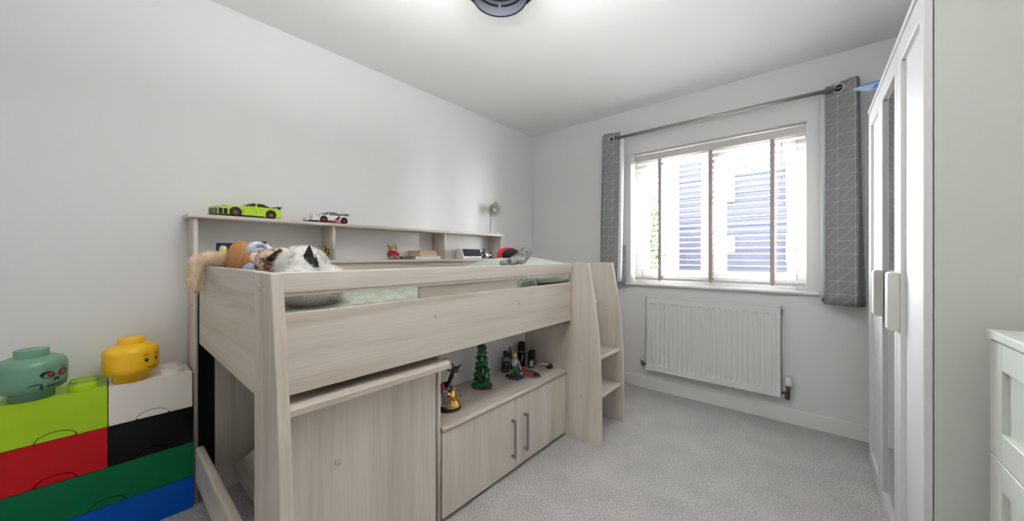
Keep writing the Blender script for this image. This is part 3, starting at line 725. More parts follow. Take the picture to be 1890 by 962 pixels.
# mattress, duvet, pillow
mt = put('mattress', cube(-2.095, -1.175, .31, 2.28, .812, .925, .02, 3), 'sheet_white'); tag(mt, 'white mattress lying inside the cabin bed', 'mattress')
def soft_sheet(x0, x1, y0, y1, z, fn, nx=40, ny=80, thick=.03):
    b = bmesh.new(); g = []
    for j in range(ny+1):
        row = []
        for i in range(nx+1):
            x = x0+(x1-x0)*i/nx; y = y0+(y1-y0)*j/ny
            e = min(i/nx, 1-i/nx, .05)/.05; e2 = min(j/ny, 1-j/ny, .06)/.06
            k_ = math.sqrt(max(0, 1-(1-e)**2))*math.sqrt(max(0, 1-(1-e2)**2))
            row.append(b.verts.new((x, y, z-thick*(1-k_)+fn(x, y)*k_)))
        g.append(row)
    for j in range(ny):
        for i in range(nx): f = b.faces.new((g[j][i], g[j][i+1], g[j+1][i+1], g[j+1][i])); f.smooth = True
    bmesh.ops.solidify(b, geom=b.faces[:], thickness=.006)
    return b
def wav(x, y): return .062*min(1, max(0, (y-1.25)/.22))+.4*max(0, 1-abs(y-.9)/.9)*.02+.010*math.sin(x*9+y*4)+.007*math.sin(y*13-x*5)+.004*math.sin(x*31+y*17)
dv = put('duvet', soft_sheet(-2.06, -1.180, .33, 1.63, .958, wav, thick=.035), 'duvet_cloth'); tag(dv, 'green and lilac patterned duvet spread over the bed', 'duvet')
def pillow(cx, cy, z, sx_, sy_, h, rz=0, tilt=0):
    b = bmesh.new(); n = 28; T, B = [], []
    for j in range(n+1):
        rt, rb = [], []
        for i in range(n+1):
            u = i/n*2-1; v = j/n*2-1
            k_ = max(0, (1-u*u)*(1-v*v))**.42
            x = u*sx_*(1-.06*v*v); y = v*sy_*(1-.06*u*u)
            cr = .004*math.sin(7*u+3*v)+.003*math.sin(11*v-4*u)
            rt.append(b.verts.new((x, y, h*k_+cr*k_))); rb.append(b.verts.new((x, y, -h*.5*k_)))
        T.append(rt); B.append(rb)
    for j in range(n):
        for i in range(n):
            b.faces.new((T[j][i], T[j][i+1], T[j+1][i+1], T[j+1][i])); b.faces.new((B[j][i], B[j+1][i], B[j+1][i+1], B[j][i+1]))
    bmesh.ops.remove_doubles(b, verts=b.verts[:], dist=.0004)
    bmesh.ops.transform(b, matrix=Matrix.Translation((cx, cy, z)) @ rot('Z', rz) @ rot('X', tilt), verts=b.verts[:])
    bmesh.ops.recalc_face_normals(b, faces=b.faces[:])
    for f in b.faces: f.smooth = True
    return b
pl = put('pillow', pillow(-1.60, 1.935, .990, .40, .325, .125, 0, 0), 'pillow_cloth'); tag(pl, 'pale green striped pillow at the far end of the bed', 'pillow')

# ------------------------------------------------------------------ pull-out desk and cabinet under the bed
dk = thing('pull_out_desk', 'pale wood pull-out desk under the near half of the bed', 'desk', (-1.3, .6, 0))
put('desk_top', prism([(-1.75, .33), (-1.100, .33), (-1.100, .898), (-1.112, .916), (-1.160, .938), (-1.1695, .938), (-1.1695, .894), (-1.75, .894)], 2, .672, .694, .002), 'wood_y', dk)
put('front_panel', cube(-1.182, -1.164, .33, .882, .012, .672, .001), 'wood_z', dk)
put('knob', ball((-1.161, .492, .458), (.004, .010, .010)), 'dowel', dk)
put('side_panel', prism([(-2.14, .07), (-2.14, .10), (-1.80, .30), (-1.45, .45), (-1.186, .45), (-1.186, .07)], 1, .412, .428), 'wood_x', dk)
put('desk_foot', cube(-1.30, -1.185, .42, .44, 0, .672), 'wood_z', dk)
put('desk_foot', cube(-1.70, -1.185, .86, .878, 0, .672), 'wood_z', dk)

cb = thing('low_cabinet', 'pale wood two-door cabinet under the far half of the bed', 'cabinet', (-1.33, 1.4, 0))
put('cabinet_top', merge(cube(-1.50, -1.172, .918, 1.891, .383, .405), tube([(-1.172, .918, .394), (-1.172, 1.891, .394)], .011, 12, 1)), 'wood_y', cb)
put('side_panel', merge(cube(-1.50, -1.180, .898, .916, 0, .715), tube([(-1.180, .907, 0), (-1.180, .907, .715)], .009, 12, 1)), 'wood_z', cb)
put('inner_side', cube(-1.50, -1.20, 1.873, 1.890, 0, .383), 'wood_z', cb)
o = put('back_panel', cube(-1.512, -1.50, .898, 1.891, 0, .722), 'wall_paint', cb); o['label'] = 'pale grey back panel'
put('floor_board', cube(-1.50, -1.20, .916, 1.873, .03, .045), 'wood_y', cb)
put('plinth', cube(-1.22, -1.205, .916, 1.873, 0, .03), 'dark_gap', cb)
for (y0, y1, hy_) in ((.921, 1.3965, 1.367), (1.3995, 1.888, 1.470)):
    d = put('door', cube(-1.188, -1.170, y0, y1, .020, .380, .0015), 'wood_z', cb)
    put('handle', merge(cube(-1.150, -1.143, hy_-.006, hy_+.006, .088, .282, .001), cube(-1.171, -1.148, hy_-.006, hy_+.006, .088, .100, .001), cube(-1.171, -1.148, hy_-.006, hy_+.006, .270, .282, .001)), 'grey_metal', d)
print('LARGE DONE')

# ------------------------------------------------------------------ small things
F_PX = 644.5; YAW = -.7078
def at(u, v, x=None, y=None, z=None):
    """room point on a given plane, from a measured photo position"""
    a = (u-945)/F_PX; dx = math.sin(YAW)+a*math.cos(YAW); dy = math.cos(YAW)-a*math.sin(YAW); dz = (472.35-v)/F_PX
    t = x/dx if x is not None else (y/dy if y is not None else (z-HC)/dz)
    return Vector((dx*t, dy*t, HC+dz*t))
def xf(b, M): bmesh.ops.transform(b, matrix=M, verts=b.verts[:]); return b
def bits(n, box, size, rnd, keep=None, rot_=True, shape='cube'):
    """a cluster of tiny building pieces inside a region"""
    r = []
    while len(r) < n:
        p = Vector([rnd.uniform(a, c) for a, c in box])
        if keep and not keep(p): continue
        s = [rnd.uniform(.5, 1.2)*size for _ in range(3)]
        b = cube(-s[0]/2, s[0]/2, -s[1]/2, s[1]/2, -s[2]/2, s[2]/2)
        if rot_: xf(b, Matrix.Rotation(rnd.uniform(0, 6.28), 4, Vector((rnd.uniform(-1, 1), rnd.uniform(-1, 1), 1)).normalized()))
        bmesh.ops.translate(b, vec=p, verts=b.verts[:]); r.append(b)
    return merge(*r)
def pst(name, b, m, parent):
    o = put(name, b, m, parent); o['kind'] = 'stuff'; return o

# toy cars on top of the bookcase; built nose along -y, right flank towards +x
def car(name_label, cx, cy, z0, L, W, H, rz, body, dark, glass, wheel_m, hub_m, fw, rw, wr, supercar):
    t = thing('toy_car', name_label, 'toy car', (cx, cy, z0), 'brick-built toy cars on the bookcase')
    M = Matrix.Translation((cx, cy, z0)) @ rot('Z', rz)
    def P(name, b, m, par=t): return put(name, xf(b, M), m, par)
    h2 = L/2; g = .009
    if not supercar:
        prof = [(-h2, g), (-h2, .034), (-h2+.012, .045), (-h2+.09, .053), (-.02, .056), (h2-.05, .058), (h2-.01, .056), (h2, .040), (h2-.004, g)]
        cab = [(-.030, .053), (.008, .0735), (.055, .0755), (.105, .056)]
    else:
        prof = [(-h2, g), (-h2, .018), (-h2+.03, .032), (-.045, .046), (-.01, .046), (h2-.06, .048), (h2-.01, .050), (h2, .040), (h2-.004, g)]
        cab = [(-.045, .043), (-.012, .066), (.03, .067), (.095, .050)]
    P('body', prism(prof, 0, -W/2, W/2, .003), body)
    P('cabin_glass', prism(cab, 0, -W*.36, W*.36, .002), glass)
    if not supercar:
        P('roof_panel', prism([(.000, .0715), (.010, .0770), (.054, .0790), (.075, .0715), (.068, .0700), (.052, .0760), (.012, .0745)], 0, -W*.30, W*.30, .001), body)
        for s in (-1, 1):
            P('window_pillar', prism([(.018, .054), (.026, .054), (.030, .074), (.022, .074)], 0, s*W*.362-.001, s*W*.362+.001), body)
        P('front_grille', merge(cube(-W*.44, W*.44, -h2-.002, -h2+.003, .010, .040), cube(-W*.46, W*.46, -h2-.008, -h2+.004, .006, .010)), 'black_plastic')
        for gx in (-.46, .10, .46): P('bumper_post', cube(W*gx-.003, W*gx+.003, -h2-.0030, -h2+.004, .008, .046, .0015), body)
        for gy in (-h2+.001, -h2+.020): P('nose_intake', cube(W/2-.004, W/2+.0015, gy, gy+.015, .010, .036, .001), 'black_plastic')
        P('bumper_bar', cube(-W*.46, W*.46, -h2-.004, -h2+.003, .038, .046, .001), body)
        P('hood_scoop', cube(-.012, .012, -h2+.03, -h2+.07, .046, .054, .001), 'black_plastic')
        P('spoiler', merge(cube(-W*.48, W*.48, h2-.022, h2+.006, .066, .069, .001), cube(-W*.40, -W*.37, h2-.014, h2, .055, .067), cube(W*.37, W*.40, h2-.014, h2, .055, .067)), 'black_plastic')
    else:
        P('front_splitter', cube(-W*.5, W*.5, -h2-.010, -h2+.04, .006, .010, .001), 'black_plastic')
        P('side_stripe', prism([(-.06, .012), (.02, .012), (.085, .022), (.085, .026), (.01, .018), (-.06, .017)], 0, -W/2-.0012, W/2+.0012), 'car_red')
        P('rear_wing', merge(cube(-W*.48, W*.48, h2-.03, h2+.004, .060, .064, .001), cube(-W*.42, -W*.40, h2-.02, h2-.004, .046, .061), cube(W*.40, W*.42, h2-.02, h2-.004, .046, .061)), 'car_grey')
        P('rear_deck', prism([(.045, .048), (.045, .057), (h2-.03, .056), (h2-.01, .050)], 0, -W*.40, W*.40, .001), 'car_grey')
        P('side_intake', prism([(.020, .022), (.042, .044), (.055, .044), (.040, .022)], 0, -W/2-.001, W/2+.001), 'black_plastic')
    P('side_skirt', cube(-W/2-.001, W/2+.001, -h2+.09, h2-.09, .004, .010), 'black_plastic')
    for s in (-1, 1):
        P('headlight', cube(s*W*.40-.010, s*W*.40+.010, -h2-.0035, -h2+.01, .034 if not supercar else .018, .040 if not supercar else .024, .001), 'silver_bit')
        P('mirror', cube(s*(W/2+.004)-.005, s*(W/2+.004)+.005, -.022, -.016, .050, .056, .001), body)
        for yy in (fw, rw):
            P('wheel_arch', lathe([(0, 0), (wr+.0035, 0), (wr+.0035, .0012), (0, .0012)], (0, 0, 0), 24, Matrix.Translation((s*(W/2), yy, wr+.001)) @ rot('Y', s*PI/2), cap=False), 'black_matt')
            wl = P('wheel', lathe([(wr*.62, .002), (wr*.62, .0165), (wr*.92, .017), (wr, .014), (wr, .001), (wr*.9, -.002), (wr*.62, -.002)], (0, 0, 0), 28, Matrix.Translation((s*(W/2-.012), yy, wr)) @ rot('Y', s*PI/2), cap=False), wheel_m)
            hb = [lathe([(0, .003), (wr*.62, .003), (wr*.62, .005), (0, .005)], (0, 0, 0), 20, cap=False)]
            for k_ in range(5 if supercar else 6): hb.append(xf(cube(-.0018, .0018, 0, wr*.6, .004, .0135), rot('Z', k_*2*PI/(5 if supercar else 6))))
            hb.append(lathe([(0, .0145), (wr*.2, .0145), (wr*.2, .004)], (0, 0, 0), 12, cap=False))
            put('hub', xf(merge(*hb), M @ Matrix.Translation((s*(W/2-.012), yy, wr)) @ rot('Y', s*PI/2)), hub_m, wl)
    rnd = random.Random(int(L*1000))
    pb = []
    for k_ in range(26):
        yy = rnd.uniform(-h2+.01, h2-.01); zz = rnd.uniform(.016, .045)
        if min(abs(yy-fw), abs(yy-rw)) < wr+.004: continue
        pb.append(lathe([(0, 0), (.0022, 0), (.0022, .0012)], (0, 0, 0), 8, Matrix.Translation((W/2, yy, zz)) @ rot('Y', PI/2), cap=False))
    if pb: o = P('pin_holes', merge(*pb), dark); o['kind'] = 'stuff'
    bb_ = []
    for k_ in range(34):
        yy = rnd.uniform(-h2+.004, h2-.01); ss = rnd.uniform(.003, .007)
        xx = rnd.uniform(-W/2, W/2); zt = .05 if yy > -.04 else .045
        bb_.append(cube(xx-ss, xx+ss, yy-ss, yy+ss, .030 if supercar and yy < -.06 else .040, zt+rnd.uniform(0, .005)))
    o = P('body_pieces', merge(*bb_), body); o['kind'] = 'stuff'
    return t
car('lime green brick-built muscle car with black stripes', -2.185, .475, 1.316, .275, .110, .078, .17, 'car_lime', 'car_lime_dark', 'black_plastic', 'rubber', 'hub_bronze', -.070, .085, .0215, False)
car('white brick-built sports car with bright red wheels', -2.185, .862, 1.316, .225, .098, .068, .13, 'car_white', 'black_plastic', 'car_grey', 'black_plastic', 'car_red', -.045, .078, .0185, True)

# clip lamp
lp = thing('desk_lamp', 'small white gooseneck lamp on the far end of the bookcase top', 'lamp', (-2.19, 2.235, 1.316))
put('base', lathe([(.048, 1.3162), (.050, 1.320), (.046, 1.326), (.012, 1.330), (0, 1.331)], (-2.19, 2.235, 0), 28, cap=False), 'lamp_paint', lp)
put('neck', tube([(-2.19, 2.255, 1.326), (-2.19, 2.262, 1.42), (-2.195, 2.272, 1.49), (-2.21, 2.30, 1.56), (-2.212, 2.330, 1.605), (-2.208, 2.350, 1.620), (-2.200, 2.362, 1.605), (-2.196, 2.350, 1.588)], .0042, 10), 'brushed', lp)
dirv = Vector((.60, -.72, -.33)).normalized(); Q = Vector((0, 0, 1)).rotation_difference(dirv).to_matrix().to_4x4()
sc_ = Vector((-2.165, 2.282, 1.535))
sh = put('shade', lathe([(.0, -.092), (.018, -.090), (.023, -.080), (.024, -.050), (.042, -.030), (.058, -.006), (.062, .0), (.0605, .0), (.057, -.008), (.040, -.031), (.022, -.050), (.0, -.052)], sc_, 32, Q, cap=False), 'lamp_paint', lp)
put('reflector', lathe([(.0585, -.004), (.055, -.010), (.039, -.032), (.018, -.050), (0, -.051)], sc_+dirv*.0012, 32, Q, cap=False), 'lamp_inner', sh)
put('bulb', ball(sc_-dirv*.020, (.022, .022, .022), 3), 'bulb', lp)
o = put('white_puck', lathe([(.018, 1.3162), (.020, 1.322), (.014, 1.332), (0, 1.334)], (-2.165, 2.322, 0), 20, cap=False), 'white_plastic'); tag(o, 'small white round cap beside the foot of the lamp', 'cap')

# things on the bookcase shelf
SZ = 1.100
o = put('blue_card_box', xf(cube(-.035, .035, -.006, .006, 0, .088, .001), Matrix.Translation((-2.19, .388, SZ)) @ rot('Z', .95)), 'blue_card'); tag(o, 'dark blue card box standing at the near end of the shelf', 'box')
o = put('yellow_plush', blob([ball((-2.145, .372, SZ+.058), (.018, .016, .018)), ball((-2.145, .372, SZ+.025), (.020, .018, .028))], .0035), 'yellow_soft'); tag(o, 'small pale yellow soft toy in front of the blue box', 'soft toy')
def brick_figure(x, y, z, h, mats, label, cat='figurine', base=None, name='brick_figurine', seed=1, pose=0):
    t = thing(name, label, cat, (x, y, z)); rnd = random.Random(seed); s = h
    zb = z
    if base:
        put('base_plate', cube(x-base[0], x+base[0], y-base[1], y+base[1], z+.0002, z+.006, .001), base[2], t); zb = z+.006
    for s_ in (-1, 1):
        put('leg', merge(tube([(x+.004, y+s_*s*.10, zb), (x+.002, y+s_*s*.11, zb+s*.18), (x, y+s_*s*.05, zb+s*.46)], [s*.055, s*.05, s*.06], 8), cube(x-s*.03, x+s*.10, y+s_*s*.10-s*.04, y+s_*s*.10+s*.04, zb, zb+s*.05)), mats[0], t)
        put('arm', tube([(x, y+s_*s*.11, zb+s*.64), (x+s*.05, y+s_*s*.20, zb+s*.52), (x+s*.12, y+s_*s*.22, zb+s*(.46+.2*pose*s_))], [s*.045, s*.04, s*.035], 8), mats[1], t)
    put('torso', prism([(x-s*.07, zb+s*.43), (x+s*.07, zb+s*.43), (x+s*.09, zb+s*.70), (x-s*.09, zb+s*.70)], 1, y-s*.11, y+s*.11, s*.01), mats[1], t)
    put('head', ball((x, y, zb+s*.80), (s*.09, s*.09, s*.11)), mats[2], t)
    put('hair', merge(ball((x-s*.02, y, zb+s*.86), (s*.10, s*.11, s*.10)), *[tube([(x-s*.02, y, zb+s*.88), (x+s*.10*math.cos(a), y+s*.12*math.sin(a), zb+s*.99)], [s*.04, .0005], 5, 1) for a in [k*1.25 for k in range(5)]]), mats[3], t)
    return t, zb
t, zb = brick_figure(-2.18, .548, SZ, .105, ['grey_bit', 'silver_bit', 'grey_bit', 'black_plastic'], 'silver and black robot figurine behind the soft toys', seed=3, pose=1)
pst('armour_pieces', bits(22, [(-2.20, -2.155), (.525, .575), (SZ+.05, SZ+.105)], .008, random.Random(4)), 'silver_bit', t)
t, zb = brick_figure(-2.18, .836, SZ, .075, ['black_plastic', 'dial_yellow', 'dial_yellow', 'black_plastic'], 'yellow and black figurine on a black base by the first shelf divider', base=(.040, .036, 'black_plastic'), seed=5, pose=-1)
pst('armour_pieces', bits(26, [(-2.21, -2.15), (.812, .862), (SZ+.02, SZ+.082)], .008, random.Random(5)), 'black_plastic', t)
pst('yellow_pieces', bits(14, [(-2.17, -2.145), (.815, .86), (SZ+.03, SZ+.078)], .007, random.Random(6)), 'dial_yellow', t)
o = put('dark_block', cube(-2.20, -2.17, .655, .675, SZ, SZ+.052, .002), 'book_brown'); tag(o, 'small dark brown block on the shelf behind the husky toy', 'block')

# teddy bear in a red top
tb = thing('teddy_bear', 'small tan teddy bear in red top sitting on the shelf', 'teddy bear', (-2.185, 1.288, SZ))
x, y = -2.185, 1.288
put('body', fur(blob([ball((x, y, SZ+.030), (.026, .028, .030)), ball((x+.005, y, SZ+.073), (.028, .031, .026)), ball((x, y-.025, SZ+.094), .011), ball((x, y+.025, SZ+.094), .011),
     tube([(x+.01, y-.018, SZ+.014), (x+.04, y-.028, SZ+.011)], [.013, .012], 10, 1), tube([(x+.01, y+.018, SZ+.014), (x+.04, y+.028, SZ+.011)], [.013, .012], 10, 1)], .003, 3), 900, .004, .001), 'plush_brown', tb)
put('muzzle', ball((x+.030, y-.004, SZ+.066), (.008, .012, .009)), 'fur_cream', tb)
put('nose', ball((x+.037, y-.005, SZ+.068), (.003, .004, .003), 1), 'print_black', tb)
for s in (-1, 1): put('eye', ball((x+.028, y-.003+s*.010, SZ+.079), .0026, 1), 'print_black', tb)
put('red_top', merge(lathe([(.029, SZ+.030), (.031, SZ+.040), (.027, SZ+.050), (.020, SZ+.055)], (x, y, 0), 20, cap=False), tube([(x, y-.026, SZ+.046), (x+.020, y-.035, SZ+.034)], [.011, .010], 10, 1), tube([(x, y+.026, SZ+.046), (x+.020, y+.035, SZ+.034)], [.011, .010], 10, 1)), 'cloth_red', tb)
put('trousers', lathe([(.029, SZ+.012), (.031, SZ+.020), (.0305, SZ+.031)], (x, y, 0), 20, cap=False), 'car_grey', tb)
put('bow', merge(ball((x+.002, y+.004, SZ+.101), (.004, .006, .004), 1)), 'car_grey', tb)

# books
def book(cx, cy, z, lx, ly, h, rz, cover, page, label, hard=True):
    t = thing('book', label, 'book', (cx, cy, z), 'books lying in the middle shelf bay')
    M = Matrix.Translation((cx, cy, z)) @ rot('Z', rz); c = .0016
    put('cover', xf(merge(cube(-lx/2, lx/2, -ly/2, ly/2, 0.0002, c), cube(-lx/2, lx/2, -ly/2, ly/2, h-c, h-.0002), cube(-lx/2, -lx/2+c, -ly/2, ly/2, c, h-c)), M), cover, t)
    put('pages', xf(cube(-lx/2+c, lx/2-.003, -ly/2+.003, ly/2-.003, c, h-c), M), page, t)
    return t
book(-2.205, 1.557, SZ, .130, .225, .024, .0, 'book_white', 'book_white', 'thick white book at the bottom of the pile')
book(-2.215, 1.395, SZ, .110, .085, .020, .05, 'book_brown', 'book_brown', 'small brown book lying left of the pile')
book(-2.203, 1.552, SZ+.024, .125, .175, .022, .10, 'cover_tan', 'paper_tan', 'tan paperback in the middle of the pile')
book(-2.205, 1.548, SZ+.046, .120, .165, .018, .14, 'cover_tan', 'paper_tan', 'worn tan paperback on top of the pile')

# white radio with dark screen
rdv = thing('clock_radio', 'white clock radio with slanted dark screen on the shelf', 'radio', (-2.19, 2.0, SZ))
put('housing', prism([(-2.235, SZ+.0005), (-2.140, SZ+.0005), (-2.140, SZ+.018), (-2.165, SZ+.083), (-2.235, SZ+.085)], 1, 1.895, 2.105, .004, 2), 'white_plastic', rdv)
put('screen', prism([(-2.1405, SZ+.021), (-2.1385, SZ+.022), (-2.1615, SZ+.080), (-2.1640, SZ+.080)], 1, 1.903, 2.098), 'screen_dark', rdv)
put('speaker_slot', cube(-2.1402, -2.1385, 1.92, 2.08, SZ+.008, SZ+.011), 'grey_bit', rdv)
# model motorcycle
mb = thing('model_motorcycle', 'black and silver model motorcycle beside the white radio', 'model', (-2.17, 2.185, SZ))
put('base_plate', cube(-2.20, -2.135, 2.118, 2.262, SZ+.0003, SZ+.006, .001), 'black_plastic', mb)
for yy in (2.142, 2.232):
    w_ = put('wheel', lathe([(.014, -.006), (.025, -.006), (.027, 0), (.025, .006), (.014, .006), (.014, -.006)], (-2.168, yy, SZ+.033), 24, AX, cap=False), 'rubber', mb)
    put('hub', lathe([(.0, -.002), (.0145, -.002), (.0145, .002), (0, .002)], (-2.168, yy, SZ+.033), 12, AX, cap=False), 'silver_bit', w_)
put('fairing', prism([(2.140, SZ+.050), (2.155, SZ+.074), (2.172, SZ+.078), (2.190, SZ+.060), (2.240, SZ+.066), (2.250, SZ+.060), (2.205, SZ+.045), (2.160, SZ+.030)], 0, -2.176, -2.160, .002), 'black_plastic', mb)
put('engine', cube(-2.178, -2.158, 2.170, 2.205, SZ+.020, SZ+.045, .002), 'silver_bit', mb)
put('exhaust', tube([(-2.155, 2.175, SZ+.022), (-2.152, 2.205, SZ+.024), (-2.150, 2.238, SZ+.040)], .004, 8), 'chrome', mb)
put('fork', tube([(-2.158, 2.142, SZ+.033), (-2.160, 2.160, SZ+.078)], .0025, 8, 1), 'chrome', mb)
put('handlebar', tube([(-2.150, 2.150, SZ+.083), (-2.168, 2.158, SZ+.080), (-2.188, 2.150, SZ+.083)], .002, 6), 'black_plastic', mb)
put('windscreen', ball((-2.168, 2.150, SZ+.080), (.008, .006, .008), 1), 'car_grey', mb)

# ------------------------------------------------------------------ soft toys on the bed
DZ = .972
ct = thing('cream_dog_toy', 'cream plush toy hanging its long tail over the bed end', 'soft toy', (-1.93, .37, DZ))
put('body', fur(blob([ball((-1.93, .385, 1.035), (.055, .055, .064)), ball((-1.985, .40, 1.03), (.06, .05, .055))], .006), 2200, .012, .0016), 'fur_cream', ct)
put('tail', fur(tube([(-1.955, .246, .975), (-1.96, .243, 1.005), (-1.958, .246, 1.050), (-1.953, .254, 1.095), (-1.95, .285, 1.115), (-1.935, .325, 1.114), (-1.90, .375, 1.108), (-1.86, .41, 1.075)], [.012, .022, .026, .026, .024, .026, .030, .028], 16), 5200, .016, .0018, (0, 0, -.3), .9), 'fur_cream', ct)
# tan dome toy
dm = thing('tan_plush_toy', 'round tan plush toy between the cream tail and the pale blue toy', 'soft toy', (-1.86, .385, DZ))
put('body', blob([ball((-1.87, .384, 1.100), (.060, .052, .092), 3), ball((-1.87, .384, 1.04), (.055, .050, .070), 3)], .006), 'plush_tan', dm)
put('seam', tube([(-1.822, .352, 1.06), (-1.812, .366, 1.10), (-1.820, .382, 1.15), (-1.845, .392, 1.186)], .0012, 6), 'cover_tan', dm)
put('sash', tube([(-1.930, .352, 1.09), (-1.900, .330, 1.068), (-1.865, .328, 1.055), (-1.83, .34, 1.05)], .006, 8), 'sash_green', dm)
# pale blue and white toy
bt = thing('blue_white_plush_toy', 'pale blue plush toy with curled white head leaning on the tan one', 'soft toy', (-1.68, .40, DZ))
c = at(474, 462, x=-1.70)
put('head', fur(blob([ball(c, (.044, .034, .036), 3), ball(c+Vector((.02, .02, -.005)), (.03, .03, .03), 3)], .004, 3), 900, .005, .0012), 'plush_white', bt)
put('curl', tube([c+Vector((.038, -.012, .016)), c+Vector((.044, .008, .022)), c+Vector((.044, .018, .004)), c+Vector((.044, .004, -.010)), c+Vector((.046, -.004, .004))], [.007, .008, .008, .007, .005], 10), 'plush_blue', bt)
c2 = at(466, 490, x=-1.68)
put('body', fur(blob([ball((c2.x, c2.y, 1.035), (.05, .045, .065), 3)], .005, 3), 900, .005, .0012), 'plush_blue', bt)
ce = at(473, 478, x=-1.60)
put('ear', ball(ce, (.030, .012, .026), 3, rot('Z', -.9) @ rot('X', .3)), 'ear_pink', bt)
# mottled brown toy
mo = thing('mottled_plush_toy', 'mottled brown plush toy tucked beside the grey husky', 'soft toy', (-1.52, .40, DZ))
c = at(497, 482, x=-1.52)
put('body', fur(blob([ball((c.x, c.y, c.z-.008), (.046, .046, .052), 3), ball((c.x, c.y, 1.02), (.046, .046, .05), 3), ball((c.x+.0, c.y+.03, c.z+.012), (.032, .032, .028), 3)], .005, 3), 1800, .008, .0014), 'plush_mottle', mo)
# tabby head peeping behind
pk = at(520, 462, x=-1.62)
o = put('pinkish_plush_toy', fur(blob([ball((pk.x, pk.y, pk.z-.022), (.035, .035, .034), 3), ball((pk.x, pk.y, 1.03), (.034, .034, .062), 3)], .005, 3), 700, .006, .0013), 'ear_pink'); tag(o, 'pale pink plush toy peeping out behind the mottled one', 'soft toy')
# grey husky-like toy
hk = thing('husky_plush_toy', 'large grey and white furry toy with black ears at the bed end', 'soft toy', (-1.30, .44, DZ))
hc = Vector((-1.345, .450, 1.085))
put('body', fur(blob([ball(hc, (.088, .080, .072), 3), ball((-1.275, .420, 1.030), (.075, .066, .062), 3), ball((-1.245, .46, 1.010), (.05, .09, .045), 3), ball((-1.30, .52, 1.04), (.07, .05, .05), 3)], .006, 5), 15000, .013, .0013, (0.1, .3, -.5), .6), 'fur_husky', hk)
def ear(tip, base, w_, th, name):
    tip, base = Vector(tip), Vector(base); d = (tip-base); L_ = d.length; q = Vector((0, 0, 1)).rotation_difference(d.normalized()).to_matrix().to_4x4()
    b = bmesh.new(); n = 16; rings = []
    for k_ in range(7):
        t = k_/6; r = (1-t**1.6)
        rings.append([b.verts.new((max(r, .06)*th*math.cos(2*PI*i/n), max(r, .06)*w_*math.sin(2*PI*i/n), t*L_)) for i in range(n)])
    for A, B in zip(rings, rings[1:]):
        for i in range(n): b.faces.new((A[i], A[(i+1) % n], B[(i+1) % n], B[i]))
    b.faces.new(rings[-1]); b.faces.new(rings[0][::-1]); bmesh.ops.recalc_face_normals(b, faces=b.faces[:])
    bmesh.ops.transform(b, matrix=Matrix.Translation(base) @ q @ rot('Z', -.35), verts=b.verts[:])
    for f in b.faces: f.smooth = True
    return put(name, fur(b, 900, .005, .0012), 'fur_black', hk)
e1 = at(571, 452, x=-1.27); e1b = at(572, 494, x=-1.27)
ear(e1, e1b, .027, .012, 'ear')
e2 = at(517, 459, x=-1.40); e2b = at(514, 482, x=-1.40)
ear(e2, e2b, .034, .012, 'ear')
put('ear_trim', tube([at(573, 453, x=-1.268), at(579, 468, x=-1.262), at(581.5, 484, x=-1.262)], [.002, .003, .002], 8), 'plush_white', hk)
# grey toy lying on the pillow
gt = thing('grey_plush_toy', 'small grey plush toy lying on the pillow', 'soft toy', (-1.44, 1.74, 1.10))
hd = at(968, 468, x=-1.45)
GB = [ball(hd, (.046, .044, .040), 3), ball(hd+Vector((.01, -.055, -.005)), (.024, .030, .024), 3)]
put('head', fur(blob(GB, .004, 4), 1500, .005, .0012), 'plush_grey', gt)
put('body', fur(blob([ball(hd+Vector((.0, -.05, -.035)), (.045, .060, .034), 3), tube([hd+Vector((.0, -.07, -.040)), hd+Vector((.03, -.13, -.045)), hd+Vector((.02, -.175, -.055))], [.028, .024, .022], 12), tube([hd+Vector((.02, -.04, -.03)), hd+Vector((.055, -.10, -.055)), hd+Vector((.06, -.12, -.062))], [.026, .024, .018], 12), tube([hd+Vector((-.02, -.08, -.035)), hd+Vector((-.01, -.18, -.06)), hd+Vector((-.02, -.215, -.055))], [.022, .018, .016], 12)], .004, 4), 2600, .005, .0012), 'plush_grey', gt)
put('ear', ball(hd+Vector((.012, .03, .012)), (.020, .008, .022), 2), 'plush_grey', gt)
for d_ in ((.040, -.026, .012), (.012, -.040, .026)): put('eye', ball(hd+Vector(d_), .0035, 1), 'print_black', gt)
put('nose', ball(hd+Vector((.018, -.083, .0)), .006, 1), 'car_grey', gt)
cp = thing('cap', 'black and red cap on the far side of the pillow', 'cap', (-1.76, 2.03, 1.10))
put('crown', lathe([(.086, 0), (.085, .030), (.070, .058), (.04, .074), (0, .078)], (-1.785, 2.035, 1.112), 28, cap=False), 'cap_red', cp)
put('front_panel', ball((-1.705, 1.985, 1.131), (.060, .082, .050), 3), 'cap_black', cp)

# ------------------------------------------------------------------ things on the cabinet top
TZ = .4055
rnd = random.Random(11)
dg_ = thing('dragon_figurine', 'black dragon figurine rising from a golden pile on black base', 'figurine', (-1.295, 1.075, TZ))
dx_, dy_ = -1.300, 1.062
put('base', lathe([(.056, TZ), (.058, TZ+.004), (.054, TZ+.010), (0, TZ+.010)], (dx_, dy_, 0), 28, cap=False), 'dragon_black', dg_)
pst('golden_pile', merge(lathe([(.044, TZ+.009), (.040, TZ+.024), (.024, TZ+.040), (.018, TZ+.075), (0, TZ+.092)], (dx_+.004, dy_+.010, 0), 12, cap=False), bits(90, [(dx_-.048, dx_+.048), (dy_-.03, dy_+.05), (TZ+.012, TZ+.095)], .012, rnd, lambda p: (p.x-dx_)**2+(p.y-dy_-.008)**2 < (.047-.30*(p.z-TZ-.012)*1.1)**2)), 'gold', dg_)
B0 = Vector((dx_, dy_, TZ+.03))
